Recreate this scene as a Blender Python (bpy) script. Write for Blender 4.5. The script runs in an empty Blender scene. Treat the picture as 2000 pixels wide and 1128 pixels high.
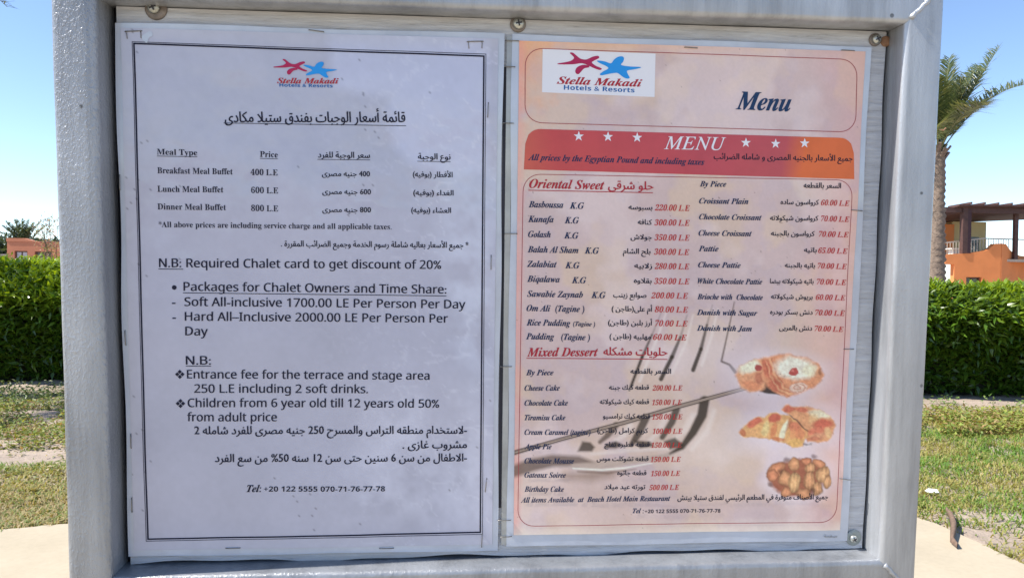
import bpy, bmesh, math, random
import numpy as np
from mathutils import Vector, Matrix

random.seed(7)
RNG = np.random.default_rng(11)
SC = bpy.context.scene
COL = SC.collection

# ------------------------------------------------------------------ camera
cam_d = bpy.data.cameras.new('camera')
cam_d.lens = 26.64
cam_d.sensor_width = 36.0
cam_d.clip_start = 0.02
cam_d.clip_end = 3000.0
cam = bpy.data.objects.new('camera', cam_d)
COL.objects.link(cam)
cam.matrix_world = Matrix(((0.99702434, -0.0098271, -0.07645838, 0.0),
                           (-0.07628429, 0.01701337, -0.99694095, 0.0),
                           (0.01109786, 0.99980697, 0.01621309, 1.55),
                           (0, 0, 0, 1)))
SC.camera = cam

# ------------------------------------------------------------------ daylight
SUN = Vector((-0.84, -0.118, 1.0)).normalized()          # towards the sun
ELEV = math.asin(SUN.z)
AZ = math.atan2(SUN.x, SUN.y)
world = bpy.data.worlds.new('World')
SC.world = world
world.use_nodes = True
wn = world.node_tree
bg = wn.nodes['Background']
sky = wn.nodes.new('ShaderNodeTexSky')
sky.sky_type = 'NISHITA'
sky.sun_disc = False
sky.sun_elevation = ELEV
sky.sun_rotation = AZ
sky.altitude = 2500
sky.air_density = 1.0
sky.dust_density = 1.1
sky.ozone_density = 2.0
wn.links.new(sky.outputs[0], bg.inputs[0])
bg.inputs[1].default_value = 0.15
sun_d = bpy.data.lights.new('sun', 'SUN')
sun_d.energy = 5.0
sun_d.angle = math.radians(0.53)
sun_d.color = (1.0, 0.95, 0.87)
sun = bpy.data.objects.new('sun', sun_d)
COL.objects.link(sun)
sun.location = (-6, -1, 12)
sun.rotation_euler = SUN.to_track_quat('Z', 'Y').to_euler()
SC.view_settings.view_transform = 'Standard'
SC.view_settings.look = 'None'
SC.view_settings.gamma = 1.0
SC.view_settings.use_curve_mapping = False
SC.view_settings.exposure = 0.76

# ------------------------------------------------------------------ helpers
def lin(r, g, b):
    f = lambda c: (c / 255 / 12.92) if c / 255 <= 0.04045 else ((c / 255 + 0.055) / 1.055) ** 2.4
    return (f(r), f(g), f(b))

def tag(o, label=None, cat=None, group=None, kind=None):
    if label: o['label'] = label
    if cat: o['category'] = cat
    if group: o['group'] = group
    if kind: o['kind'] = kind
    return o

def empty(name, loc, label=None, cat=None, group=None, rot=(0, 0, 0)):
    o = bpy.data.objects.new(name, None)
    o.empty_display_size = 0.05
    COL.objects.link(o)
    o.location = loc
    o.rotation_euler = rot
    return tag(o, label, cat, group)

def link(name, me, mat=None, parent=None):
    o = bpy.data.objects.new(name, me)
    COL.objects.link(o)
    if mat is not None and not me.materials:
        me.materials.append(mat)
    if parent is not None:
        o.parent = parent
    return o

def mesh_np(name, V, F, mat=None, parent=None, smooth=False, col=None):
    """V (n,3) array, F (m,k) array (all faces the same size), col (n,3) point colours"""
    V = np.asarray(V, np.float32); F = np.asarray(F, np.int32)
    me = bpy.data.meshes.new(name)
    me.vertices.add(len(V)); me.vertices.foreach_set('co', V.ravel())
    k = F.shape[1]
    me.loops.add(F.size); me.loops.foreach_set('vertex_index', F.ravel())
    me.polygons.add(len(F))
    me.polygons.foreach_set('loop_start', np.arange(0, F.size, k, dtype=np.int32))
    me.polygons.foreach_set('loop_total', np.full(len(F), k, np.int32))
    if smooth:
        me.polygons.foreach_set('use_smooth', np.ones(len(F), bool))
    me.update(calc_edges=True)
    if col is not None:
        a = me.color_attributes.new('tint', 'FLOAT_COLOR', 'POINT')
        c = np.ones((len(V), 4), np.float32); c[:, :3] = col
        a.data.foreach_set('color', c.ravel())
    return link(name, me, mat, parent)

class MB:
    """collects boxes, bars and polygons for one mesh"""
    def __init__(s): s.v = []; s.f = []
    def add(s, v, f):
        n = len(s.v); s.v += [tuple(p) for p in v]; s.f += [tuple(i + n for i in q) for q in f]; return s
    def box(s, x0, y0, z0, x1, y1, z1):
        return s.add([(x0, y0, z0), (x1, y0, z0), (x1, y1, z0), (x0, y1, z0), (x0, y0, z1), (x1, y0, z1), (x1, y1, z1), (x0, y1, z1)],
                     [(0, 3, 2, 1), (4, 5, 6, 7), (0, 1, 5, 4), (1, 2, 6, 5), (2, 3, 7, 6), (3, 0, 4, 7)])
    def bar(s, a, b, w, h=None, up=(0, 0, 1)):
        h = h or w; a = Vector(a); b = Vector(b); d = (b - a).normalized()
        u = d.cross(Vector(up))
        if u.length < 1e-4: u = d.cross(Vector((1, 0, 0)))
        u.normalize(); t = u.cross(d).normalized()
        P = []
        for p in (a, b):
            for i, j in ((-1, -1), (1, -1), (1, 1), (-1, 1)):
                P.append(p + u * (i * w / 2) + t * (j * h / 2))
        return s.add(P, [(0, 3, 2, 1), (4, 5, 6, 7), (0, 1, 5, 4), (1, 2, 6, 5), (2, 3, 7, 6), (3, 0, 4, 7)])
    def prism(s, poly, y0, y1):
        """poly in (x,z), extruded along y"""
        n = len(poly)
        V = [(x, y0, z) for x, z in poly] + [(x, y1, z) for x, z in poly]
        F = [tuple(range(n)), tuple(range(2 * n - 1, n - 1, -1))] + [(i + n, (i + 1) % n + n, (i + 1) % n, i) for i in range(n)]
        return s.add(V, F)
    def tube(s, pts, rad, n=8, cap=True):
        pts = [Vector(p) for p in pts]
        rad = [rad] * len(pts) if not hasattr(rad, '__len__') else rad
        V = []; F = []
        for i, p in enumerate(pts):
            d = (pts[min(i + 1, len(pts) - 1)] - pts[max(i - 1, 0)]).normalized()
            u = d.cross(Vector((0.13, 0.21, 0.97)))
            if u.length < 0.05: u = d.cross(Vector((1, 0, 0)))
            u.normalize(); t = d.cross(u)
            for k in range(n):
                a = 2 * math.pi * k / n
                V.append(p + (u * math.cos(a) + t * math.sin(a)) * rad[i])
        for i in range(len(pts) - 1):
            for k in range(n):
                F.append((i * n + k, i * n + (k + 1) % n, (i + 1) * n + (k + 1) % n, (i + 1) * n + k))
        if cap:
            F.append(tuple(range(n - 1, -1, -1))); F.append(tuple((len(pts) - 1) * n + k for k in range(n)))
        return s.add(V, F)
    def lathe(s, prof, c, n=20):
        """profile [(r, y)] around an axis along -y through c"""
        V = []; F = []
        for r, y in prof:
            for k in range(n):
                a = 2 * math.pi * k / n
                V.append((c[0] + r * math.cos(a), c[1] + y, c[2] + r * math.sin(a)))
        for i in range(len(prof) - 1):
            for k in range(n):
                F.append((i * n + k, i * n + (k + 1) % n, (i + 1) * n + (k + 1) % n, (i + 1) * n + k))
        F.append(tuple((len(prof) - 1) * n + k for k in range(n)))
        return s.add(V, F)
    def build(s, name, mat, parent=None, smooth=False, bevel=0):
        me = bpy.data.meshes.new(name)
        me.from_pydata(s.v, [], s.f)
        bm = bmesh.new(); bm.from_mesh(me)
        bmesh.ops.recalc_face_normals(bm, faces=bm.faces)
        if bevel:
            bmesh.ops.bevel(bm, geom=list(bm.edges), offset=bevel, segments=2, affect='EDGES', profile=0.6)
        bm.to_mesh(me); bm.free()
        if smooth:
            for p in me.polygons: p.use_smooth = True
        return link(name, me, mat, parent)

def pairs(a): return [(a[i], a[i + 1]) for i in range(0, len(a), 2)]

def vnoise(x, y, seed=0):
    """smooth value noise on arrays"""
    x = np.asarray(x, float); y = np.asarray(y, float)
    r = np.random.default_rng(seed); T = r.random((256, 256))
    xi = np.floor(x).astype(int); yi = np.floor(y).astype(int)
    fx = x - xi; fy = y - yi; fx = fx * fx * (3 - 2 * fx); fy = fy * fy * (3 - 2 * fy)
    g = lambda a, b: T[a % 256, b % 256]
    return (g(xi, yi) * (1 - fx) + g(xi + 1, yi) * fx) * (1 - fy) + (g(xi, yi + 1) * (1 - fx) + g(xi + 1, yi + 1) * fx) * fy

def fbm(x, y, seed=0, o=4):
    s = 0; a = 0.5; t = 0
    for i in range(o):
        s = s + a * vnoise(np.asarray(x) * 2 ** i, np.asarray(y) * 2 ** i, seed + i); t += a; a *= 0.55
    return s / t

# ------------------------------------------------------------------ materials
def nodes_of(name):
    m = bpy.data.materials.new(name); m.use_nodes = True
    nt = m.node_tree; b = nt.nodes['Principled BSDF']
    return m, nt, b, nt.links

def N(nt, t, **kw):
    n = nt.nodes.new(t)
    for k, v in kw.items():
        if k in n.inputs.keys() if hasattr(n.inputs, 'keys') else False: n.inputs[k].default_value = v
        else: setattr(n, k, v)
    return n

def noise(nt, scale, detail=4, rough=0.55, coord=None, stretch=None, w=None):
    n = nt.nodes.new('ShaderNodeTexNoise')
    n.inputs['Scale'].default_value = scale; n.inputs['Detail'].default_value = detail; n.inputs['Roughness'].default_value = rough
    if coord is not None:
        if stretch:
            mp = nt.nodes.new('ShaderNodeMapping'); mp.inputs['Scale'].default_value = stretch
            nt.links.new(coord, mp.inputs[0]); coord = mp.outputs[0]
        nt.links.new(coord, n.inputs['Vector'])
    return n.outputs['Fac']

def ramp(nt, fac, stops):
    r = nt.nodes.new('ShaderNodeValToRGB')
    e = r.color_ramp.elements
    while len(e) < len(stops): e.new(0.5)
    for el, (p, c) in zip(e, stops):
        el.position = p; el.color = (c[0], c[1], c[2], 1) if hasattr(c, '__len__') else (c, c, c, 1)
    nt.links.new(fac, r.inputs[0])
    return r.outputs[0]

def mix(nt, fac, a, b, mode='MIX'):
    m = nt.nodes.new('ShaderNodeMix'); m.data_type = 'RGBA'; m.blend_type = mode
    for sock, v in ((m.inputs[0], fac), (m.inputs[6], a), (m.inputs[7], b)):
        if hasattr(v, 'links') or isinstance(v, bpy.types.NodeSocket): nt.links.new(v, sock)
        elif hasattr(v, '__len__'): sock.default_value = (v[0], v[1], v[2], 1)
        else: sock.default_value = v
    return m.outputs[2]

def bump(nt, b, h, strength=0.3, dist=0.001, nrm=None):
    n = nt.nodes.new('ShaderNodeBump'); n.inputs['Strength'].default_value = strength; n.inputs['Distance'].default_value = dist
    nt.links.new(h, n.inputs['Height'])
    if nrm is not None: nt.links.new(nrm, n.inputs['Normal'])
    nt.links.new(n.outputs[0], b.inputs['Normal'])
    return n.outputs[0]

def objco(nt):
    return nt.nodes.new('ShaderNodeTexCoord').outputs['Object']

def simple(name, c, rough=0.7, var=0.25, scale=8, metal=0, spec=0.5, bmp=0, bscale=None, bdist=0.001, coat=0):
    m, nt, b, L = nodes_of(name)
    co = objco(nt)
    f = noise(nt, scale, 5, 0.6, co)
    L.new(ramp(nt, f, [(0.25, [x * (1 - var) for x in c]), (0.75, [min(1, x * (1 + var)) for x in c])]), b.inputs['Base Color'])
    b.inputs['Roughness'].default_value = rough; b.inputs['Metallic'].default_value = metal
    b.inputs['Specular IOR Level'].default_value = spec
    if coat:
        b.inputs['Coat Weight'].default_value = coat; b.inputs['Coat Roughness'].default_value = 0.12
    if bmp: bump(nt, b, noise(nt, bscale or scale * 4, 5, 0.6, co), bmp, bdist)
    return m

def ink(name, c, rough=0.35):
    m, nt, b, L = nodes_of(name)
    b.inputs['Base Color'].default_value = (*c, 1)
    b.inputs['Roughness'].default_value = 0.6; b.inputs['Specular IOR Level'].default_value = 0.15
    return m

INK = {'k': ink('dark_ink', (0.018, 0.019, 0.038)), 'n': ink('navy_ink', (0.02, 0.035, 0.09)),
       'r': ink('red_ink', (0.42, 0.035, 0.05)), 'p': ink('price_red_ink', (0.5, 0.04, 0.04)),
       'b': ink('blue_ink', (0.03, 0.30, 0.75)), 'd': ink('dark_blue_ink', (0.02, 0.13, 0.38)), 'm': ink('menu_title_ink', (0.02, 0.05, 0.12)),
       'w': ink('white_print', (0.78, 0.78, 0.82)), 'c': ink('crimson_ink', (0.42, 0.03, 0.10)), 'l': ink('line_red_ink', (0.36, 0.07, 0.08)),
       'g': ink('washed_grey_ink', (0.3, 0.3, 0.3))}

def film_mat(name, c, dirt):
    m, nt, b, L = nodes_of(name)
    co = objco(nt)
    cc = ramp(nt, noise(nt, 30, 5, 0.6, co), [(0.35, [x * dirt for x in c]), (0.65, c)])
    L.new(cc, b.inputs['Base Color'])
    b.inputs['Roughness'].default_value = 0.3
    b.inputs['Coat Weight'].default_value = 1.0; b.inputs['Coat Roughness'].default_value = 0.08
    bump(nt, b, noise(nt, 60, 3, 0.5, co), 0.25, 0.002)
    return m

def print_mat(white=False):
    m, nt, b, L = nodes_of('laminated_white_paper' if white else 'laminated_colour_print')
    a = nt.nodes.new('ShaderNodeAttribute'); a.attribute_name = 'tint'
    co = objco(nt)
    f2 = noise(nt, 45, 4, 0.6, co)
    c = mix(nt, 0.35, a.outputs['Color'], ramp(nt, f2, [(0.3, 0.84), (0.7, 1.0)]), 'MULTIPLY')
    L.new(c, b.inputs['Base Color'])
    b.inputs['Roughness'].default_value = 0.45
    b.inputs['Coat Weight'].default_value = 0.8 if white else 0.35; b.inputs['Specular IOR Level'].default_value = 0.25
    L.new(ramp(nt, f2, [(0.3, 0.04), (0.7, 0.22)]), b.inputs['Coat Roughness'])
    cb = nt.nodes.new('ShaderNodeBump'); cb.inputs['Strength'].default_value = 0.5; cb.inputs['Distance'].default_value = 0.004
    L.new(noise(nt, 25, 3, 0.5, co), cb.inputs['Height']); L.new(cb.outputs[0], b.inputs['Coat Normal'])
    return m

def silver_paint(name, tone=1.0, rough=1.0):
    m, nt, b, L = nodes_of(name)
    co = objco(nt)
    g = noise(nt, 620, 3, 0.65, co, (1, 1, 0.6)); g2 = noise(nt, 1800, 2, 0.6, co); big = noise(nt, 14, 5, 0.65, co, (1, 1, .35))
    c = ramp(nt, big, [(0.3, (0.345 * tone, 0.36 * tone, 0.385 * tone)), (0.7, (0.46 * tone, 0.475 * tone, 0.50 * tone))])
    vo = nt.nodes.new('ShaderNodeTexVoronoi'); vo.inputs['Scale'].default_value = 60; L.new(co, vo.inputs['Vector'])
    chip = ramp(nt, vo.outputs['Distance'], [(0.06, 0.12), (0.09, 1.0)])
    msk = ramp(nt, noise(nt, 11, 2, 0.5, co), [(0.55, 0.0), (0.6, 0.8)])
    c = mix(nt, msk, c, chip, 'MULTIPLY')
    st = noise(nt, 70, 5, 0.7, co, (1, 1, .07)); c = mix(nt, 0.7, c, ramp(nt, st, [(.32, .55), (.5, .92), (.68, 1.12)]), 'MULTIPLY')  # streaks in the colour: wear, and painted streaky reflections
    bl_ = noise(nt, 6, 4, 0.6, co); c = mix(nt, 0.6, c, ramp(nt, bl_, [(.35, (.62, .64, .68)), (.6, (1.05, 1.05, 1.05))]), 'MULTIPLY')
    L.new(c, b.inputs['Base Color'])
    b.inputs['Metallic'].default_value = 0.4
    L.new(ramp(nt, big, [(0.3, 0.30), (0.7, 0.42)]), b.inputs['Roughness'])
    h = mix(nt, 0.35, ramp(nt, g, [(0.45, 0.0), (0.72, 1.0)]), g2)
    h = mix(nt, 0.3, h, noise(nt, 90, 3, 0.6, co, (1, 1, 0.5)))
    bump(nt, b, h, 0.6 * rough, 0.0009 * rough)
    return m

def wood_paint():
    m, nt, b, L = nodes_of('weathered_painted_plywood')
    co = objco(nt)
    g = noise(nt, 26, 6, 0.7, co, (1.2, 1, 16)); g2 = noise(nt, 9, 4, 0.6, co)
    c = ramp(nt, g, [(0.30, (0.20, 0.20, 0.21)), (0.40, (0.42, 0.43, 0.46)), (0.7, (0.60, 0.62, 0.66))])
    c = mix(nt, ramp(nt, g2, [(0.45, 0.0), (0.7, 0.5)]), c, (0.45, 0.42, 0.38))
    L.new(c, b.inputs['Base Color']); b.inputs['Roughness'].default_value = 0.6
    bump(nt, b, g, 0.8, 0.0012)
    return m

PAPER = print_mat(True); FILM = film_mat('laminate_film', (0.52, 0.56, 0.64), 0.82); CLEAR = film_mat('laminate_film_over_dirt', (0.42, 0.43, 0.42), 0.6)
PRINT = print_mat(); SILVER = silver_paint('silver_frame_paint', 1.0, .55); LUMPY_DIM = silver_paint('lumpy_dim_reflection_silver_paint', .88, 1.1); DIMMED = silver_paint('dim_reflection_silver_paint', .78, .7); WELD = silver_paint('silver_weld_paint', 1.15)  # bottom and left rail tones darkened to stand for dim reflections
PLY = wood_paint()
DARK = simple('dark_shade_and_grime', (0.03, 0.03, 0.04), 0.8)  # near-black for grime and for painted shade in gaps and recesses
ZINC = simple('zinc_screw', (0.42, 0.43, 0.40), 0.35, 0.35, 300, metal=0.85)
WASH = simple('tarnished_washer', (0.20, 0.17, 0.15), 0.55, 0.4, 200, metal=0.5)
GWASH = simple('grey_washer', (0.28, 0.31, 0.30), 0.5, 0.2, 200, metal=0.4)
RUST = simple('rusty_metal', (0.25, 0.13, 0.07), 0.8, 0.5, 250)
STAPLE = simple('dull_staple_wire', (0.22, 0.21, 0.20), 0.4, 0.3, 300, metal=0.7)

# ------------------------------------------------------------------ the board's own frame of reference
BO = Vector((-0.18261947, 0.44712083, 1.67972809))
BX = Vector((0.99999, 0.0, 0.00424)); BY = Vector((-0.000237, 0.998443, 0.0557836)); BZ = Vector((-0.0042365, -0.055784, 0.998434))
BROT = Matrix((BX, BY, BZ)).transposed().to_euler()
MMU = 0.001
def bpos(x, z, y=0.0):
    return BO + BX * (x * MMU) + BY * (y * MMU) + BZ * (z * MMU)

# ================================================================== STRUCTURE: GROUND AND PATH
def ground_mat():
    m, nt, b, L = nodes_of('dry_soil')
    co = objco(nt)
    f = noise(nt, 0.9, 6, 0.62, co); f2 = noise(nt, 9, 6, 0.65, co); f3 = noise(nt, 60, 4, 0.6, co)
    c = ramp(nt, f, [(0.3, (0.34, 0.265, 0.205)), (0.6, (0.46, 0.37, 0.295)), (0.8, (0.54, 0.45, 0.37))])
    c = mix(nt, 0.6, c, ramp(nt, f2, [(0.3, 0.65), (0.6, 1.0)]), 'MULTIPLY')
    c = mix(nt, 0.4, c, ramp(nt, f3, [(0.35, 0.6), (0.6, 1.0)]), 'MULTIPLY')
    L.new(c, b.inputs['Base Color']); b.inputs['Roughness'].default_value = 0.95
    h = mix(nt, 0.4, f2, f3); bump(nt, b, h, 0.9, 0.03)
    return m
def path_mat():
    m, nt, b, L = nodes_of('sandy_paving')
    co = objco(nt)
    f = noise(nt, 1.3, 5, 0.6, co); f2 = noise(nt, 30, 5, 0.6, co); f3 = noise(nt, 300, 3, 0.6, co)
    c = ramp(nt, f, [(0.3, (0.40, 0.335, 0.235)), (0.7, (0.48, 0.405, 0.29))])
    c = mix(nt, 0.35, c, ramp(nt, f2, [(0.3, 0.8), (0.6, 1.0)]), 'MULTIPLY')
    L.new(c, b.inputs['Base Color']); b.inputs['Roughness'].default_value = 0.85
    bump(nt, b, f3, 0.35, 0.004)
    return m
SOIL = ground_mat(); PAVE = path_mat()

def gheight(x, y):
    return (fbm(x * 0.9, y * 0.9, 3) - 0.5) * 0.10 + (fbm(x * 5, y * 5, 9) - 0.5) * 0.035

PATH = [(-14, 1.6), (-9, 2.95), (-5, 4.0), (-2.66, 4.66), (-2.31, 4.76), (-1.2, 5.02), (0.3, 5.2), (1.8, 5.2), (2.6, 4.98), (2.99, 4.65), (3.07, 4.23), (3.09, 3.86), (3.2, 2.8), (3.7, 0.5), (5.0, -4.0), (7, -9)]
def path_far(x):      # the path's far edge
    return np.interp(x, [p[0] for p in PATH[:11]], [p[1] for p in PATH[:11]])
def on_path(x, y):
    xe = np.interp(-y, [-4.65, -4.23, -3.86, -2.8, -0.5, 4, 9], [2.99, 3.07, 3.09, 3.2, 3.7, 5.0, 7])
    return (y < path_far(x)) & (x < np.where(y < 4.65, xe, 3.02))

def build_ground():
    xs = np.concatenate([np.linspace(-400, -20, 12), np.arange(-18, 18.01, 0.10), np.linspace(20, 400, 12)])
    ys = np.concatenate([np.linspace(-300, -12, 10), np.arange(-10, 14.01, 0.10), np.linspace(15, 900, 30)])
    X, Y = np.meshgrid(xs, ys, indexing='ij')
    Z = gheight(X, Y)
    near = (np.abs(X) < 18) & (Y > -10) & (Y < 14)
    Z = np.where(near, Z, 0.0)
    d = np.where(on_path(X, Y), 1.0, 0.0)
    Z = np.where(d > 0, -0.05, np.clip(Z, -0.03, 0.08) * np.clip((Y - path_far(X) + 0.0) * 2.5, 0.12, 1) if True else Z)
    n, mm_ = X.shape
    idx = np.arange(n * mm_).reshape(n, mm_)
    F = np.stack([idx[:-1, :-1], idx[1:, :-1], idx[1:, 1:], idx[:-1, 1:]], -1).reshape(-1, 4)
    o = mesh_np('ground', np.stack([X, Y, Z], -1).reshape(-1, 3), F, SOIL, None, True)
    tag(o, 'dry sandy soil between the hedge, the lawn and the path', None, None, 'structure')
build_ground()
def build_path():
    # smoothed outline
    P = [Vector((x, y, 0)) for x, y in PATH]
    pts = []
    for i in range(len(P) - 1):
        a, b, c, d = P[max(i - 1, 0)], P[i], P[i + 1], P[min(i + 2, len(P) - 1)]
        for k in range(10):
            t = k / 10
            q = 0.5 * ((2 * b) + (c - a) * t + (2 * a - 5 * b + 4 * c - d) * t * t + (3 * b - a - 3 * c + d) * t ** 3)
            w = 0.012 * math.sin(i * 3.1 + k * 1.7) + 0.008 * math.sin(k * 4.1 + i)
            pts.append((q.x, q.y + w))
    pts.append(PATH[-1]); pts.append((-14, -9))
    V = [(x, y, 0.028) for x, y in pts] + [(x, y, -0.08) for x, y in pts]
    n = len(pts)
    mb = MB(); mb.add(V, [tuple(range(n - 1, -1, -1))] + [(i, (i + 1) % n, (i + 1) % n + n, i + n) for i in range(n)])
    o = mb.build('path', PAVE)
    tag(o, 'pale sandy footpath curving past the notice board', None, None, 'structure')
    # a thin crack in it
    return o
PATH_O = build_path()
cr = []
for a, b in (((-2.02, 3.55), (-1.70, 4.05)), ((-1.70, 4.05), (-1.2, 4.35)), ((-2.02, 3.55), (-2.2, 3.1))):
    for k in range(8):
        t0 = k / 8; t1 = (k + 1) / 8
        j = lambda t: (a[0] + (b[0] - a[0]) * t + 0.012 * math.sin(37 * t + a[0] * 9), a[1] + (b[1] - a[1]) * t + 0.012 * math.cos(29 * t))
        cr.append((j(t0), j(t1)))
mb = MB()
for (x0, y0), (x1, y1) in cr:
    mb.add([(x0 - 0.003, y0, 0.0295), (x0 + 0.003, y0, 0.0295), (x1 + 0.003, y1, 0.0295), (x1 - 0.003, y1, 0.0295)], [(0, 1, 2, 3)])
mb.build('crack', simple('crack_shadow_dirt', (0.16, 0.12, 0.09), 0.9), PATH_O)

# ================================================================== FAR BUILDINGS
ORANGE = simple('orange_render', (0.72, 0.24, 0.075), 0.85, 0.10, 1.2, bmp=0.15, bscale=40)
BROWNO = simple('terracotta_render', (0.52, 0.20, 0.11), 0.9, 0.14, 1.0, bmp=0.15, bscale=40)
CREAM = simple('cream_render', (0.60, 0.50, 0.26), 0.85, 0.08, 1.5)
TIMBER = simple('dark_brown_timber', (0.075, 0.035, 0.028), 0.7, 0.3, 6)
GLASS = simple('dark_window_glass', (0.03, 0.035, 0.045), 0.08, 0.1, 3)
CURT = simple('pale_curtain', (0.55, 0.55, 0.58), 0.8, 0.2, 5)
WHITE = simple('white_paint', (0.72, 0.70, 0.66), 0.7, 0.08, 4)
RAIL = simple('pale_painted_rail', (0.50, 0.44, 0.36), 0.6, 0.1, 8)
WFR = simple('brown_window_frame', (0.12, 0.06, 0.04), 0.6, 0.2, 8)

def window(parent, xa, xb, za, zb, yf, depth=0.14, curtain=False):
    """a recess box whose back carries frame and panes; yf is the wall's face"""
    g = MB(); g.box(xa, yf + depth - 0.02, za, xb, yf + depth, zb)
    w = g.build('window', GLASS if not curtain else CURT, parent)
    f = MB(); t = 0.07
    f.box(xa, yf + depth - 0.06, za, xa + t, yf + depth - 0.022, zb); f.box(xb - t, yf + depth - 0.06, za, xb, yf + depth - 0.022, zb)
    f.box(xa + t, yf + depth - 0.06, zb - t, xb - t, yf + depth - 0.022, zb); f.box(xa + t, yf + depth - 0.06, za, xb - t, yf + depth - 0.022, za + t)
    mx = (xa + xb) / 2; f.box(mx - 0.03, yf + depth - 0.06, za + t, mx + 0.03, yf + depth - 0.022, zb - t)
    f.build('window_frame', WFR, w)
    return w

def wall_with_holes(mb, x0, x1, z0, z1, y0, y1, holes):
    """wall slab from x0..x1, z0..z1 with rectangular openings (xa,xb,za,zb) that do not share columns"""
    xs = sorted(set([x0, x1] + [h[0] for h in holes] + [h[1] for h in holes]))
    for a, b in zip(xs[:-1], xs[1:]):
        hs = [h for h in holes if h[0] <= a + 1e-6 and h[1] >= b - 1e-6]
        if not hs: mb.box(a, y0, z0, b, y1, z1)
        else:
            h = hs[0]
            mb.box(a, y0, z0, b, y1, h[2]); mb.box(a, y0, h[3], b, y1, z1)

def left_house():
    r = empty('terracotta_house', (-20, 48, 0), 'low terracotta house with flat parapet roof beyond the left hedge', 'house')
    def L(x): return x + 20
    y = -3.0
    holes = [(L(-24.85), L(-24.15), 1.2, 2.70), (L(-23.75), L(-22.85), 1.0, 2.68), (L(-20.5), L(-19.3), 1.0, 2.6), (L(-16.5), L(-15.3), 1.0, 2.6)]
    m = MB(); wall_with_holes(m, L(-25.25), L(-13), 0, 3.22, y, y + 0.3, holes)
    m.box(L(-25.25), y + 0.3, 0, L(-24.95), y + 7, 3.22); m.box(L(-13.3), y + 0.3, 0, L(-13), y + 7, 3.22)
    m.build('wall', BROWNO, r)
    m = MB(); m.box(L(-24.95), y + 0.3, 2.9, L(-13.3), y + 7, 3.0); m.build('roof', WHITE, r)
    m = MB(); m.box(L(-25.28), y - 0.03, 3.225, L(-24.35), y + 0.35, 3.42); m.prism([(L(-24.35), 3.225), (L(-23.6), 3.225), (L(-24.35), 3.42)], y - 0.03, y + 0.35)
    m.build('parapet', BROWNO, r)
    m = MB(); m.box(L(-23.5), y - 0.04, 3.225, L(-13), y + 0.33, 3.27); m.build('coping', simple('coping', (0.36, 0.2, 0.15), 0.9), r)
    for i, h in enumerate(holes): window(r, *h[:2], h[2], h[3], y, 0.16, curtain=(i == 0))
    # lower wing at its left
    r2 = empty('garden_store', (-28, 47, 0), 'low pinkish brown outbuilding at the far left edge beyond the hedge', 'outbuilding')
    m = MB(); m.box(-4, -1.5, 0, 2.55, 3, 2.4); m.build('wall', BROWNO, r2)
    m = MB(); m.box(-4.1, -1.6, 2.405, 2.6, 3.1, 2.52); m.build('roof', simple('grey_roof_slab', (0.3, 0.27, 0.26), 0.9), r2)
left_house()

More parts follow.
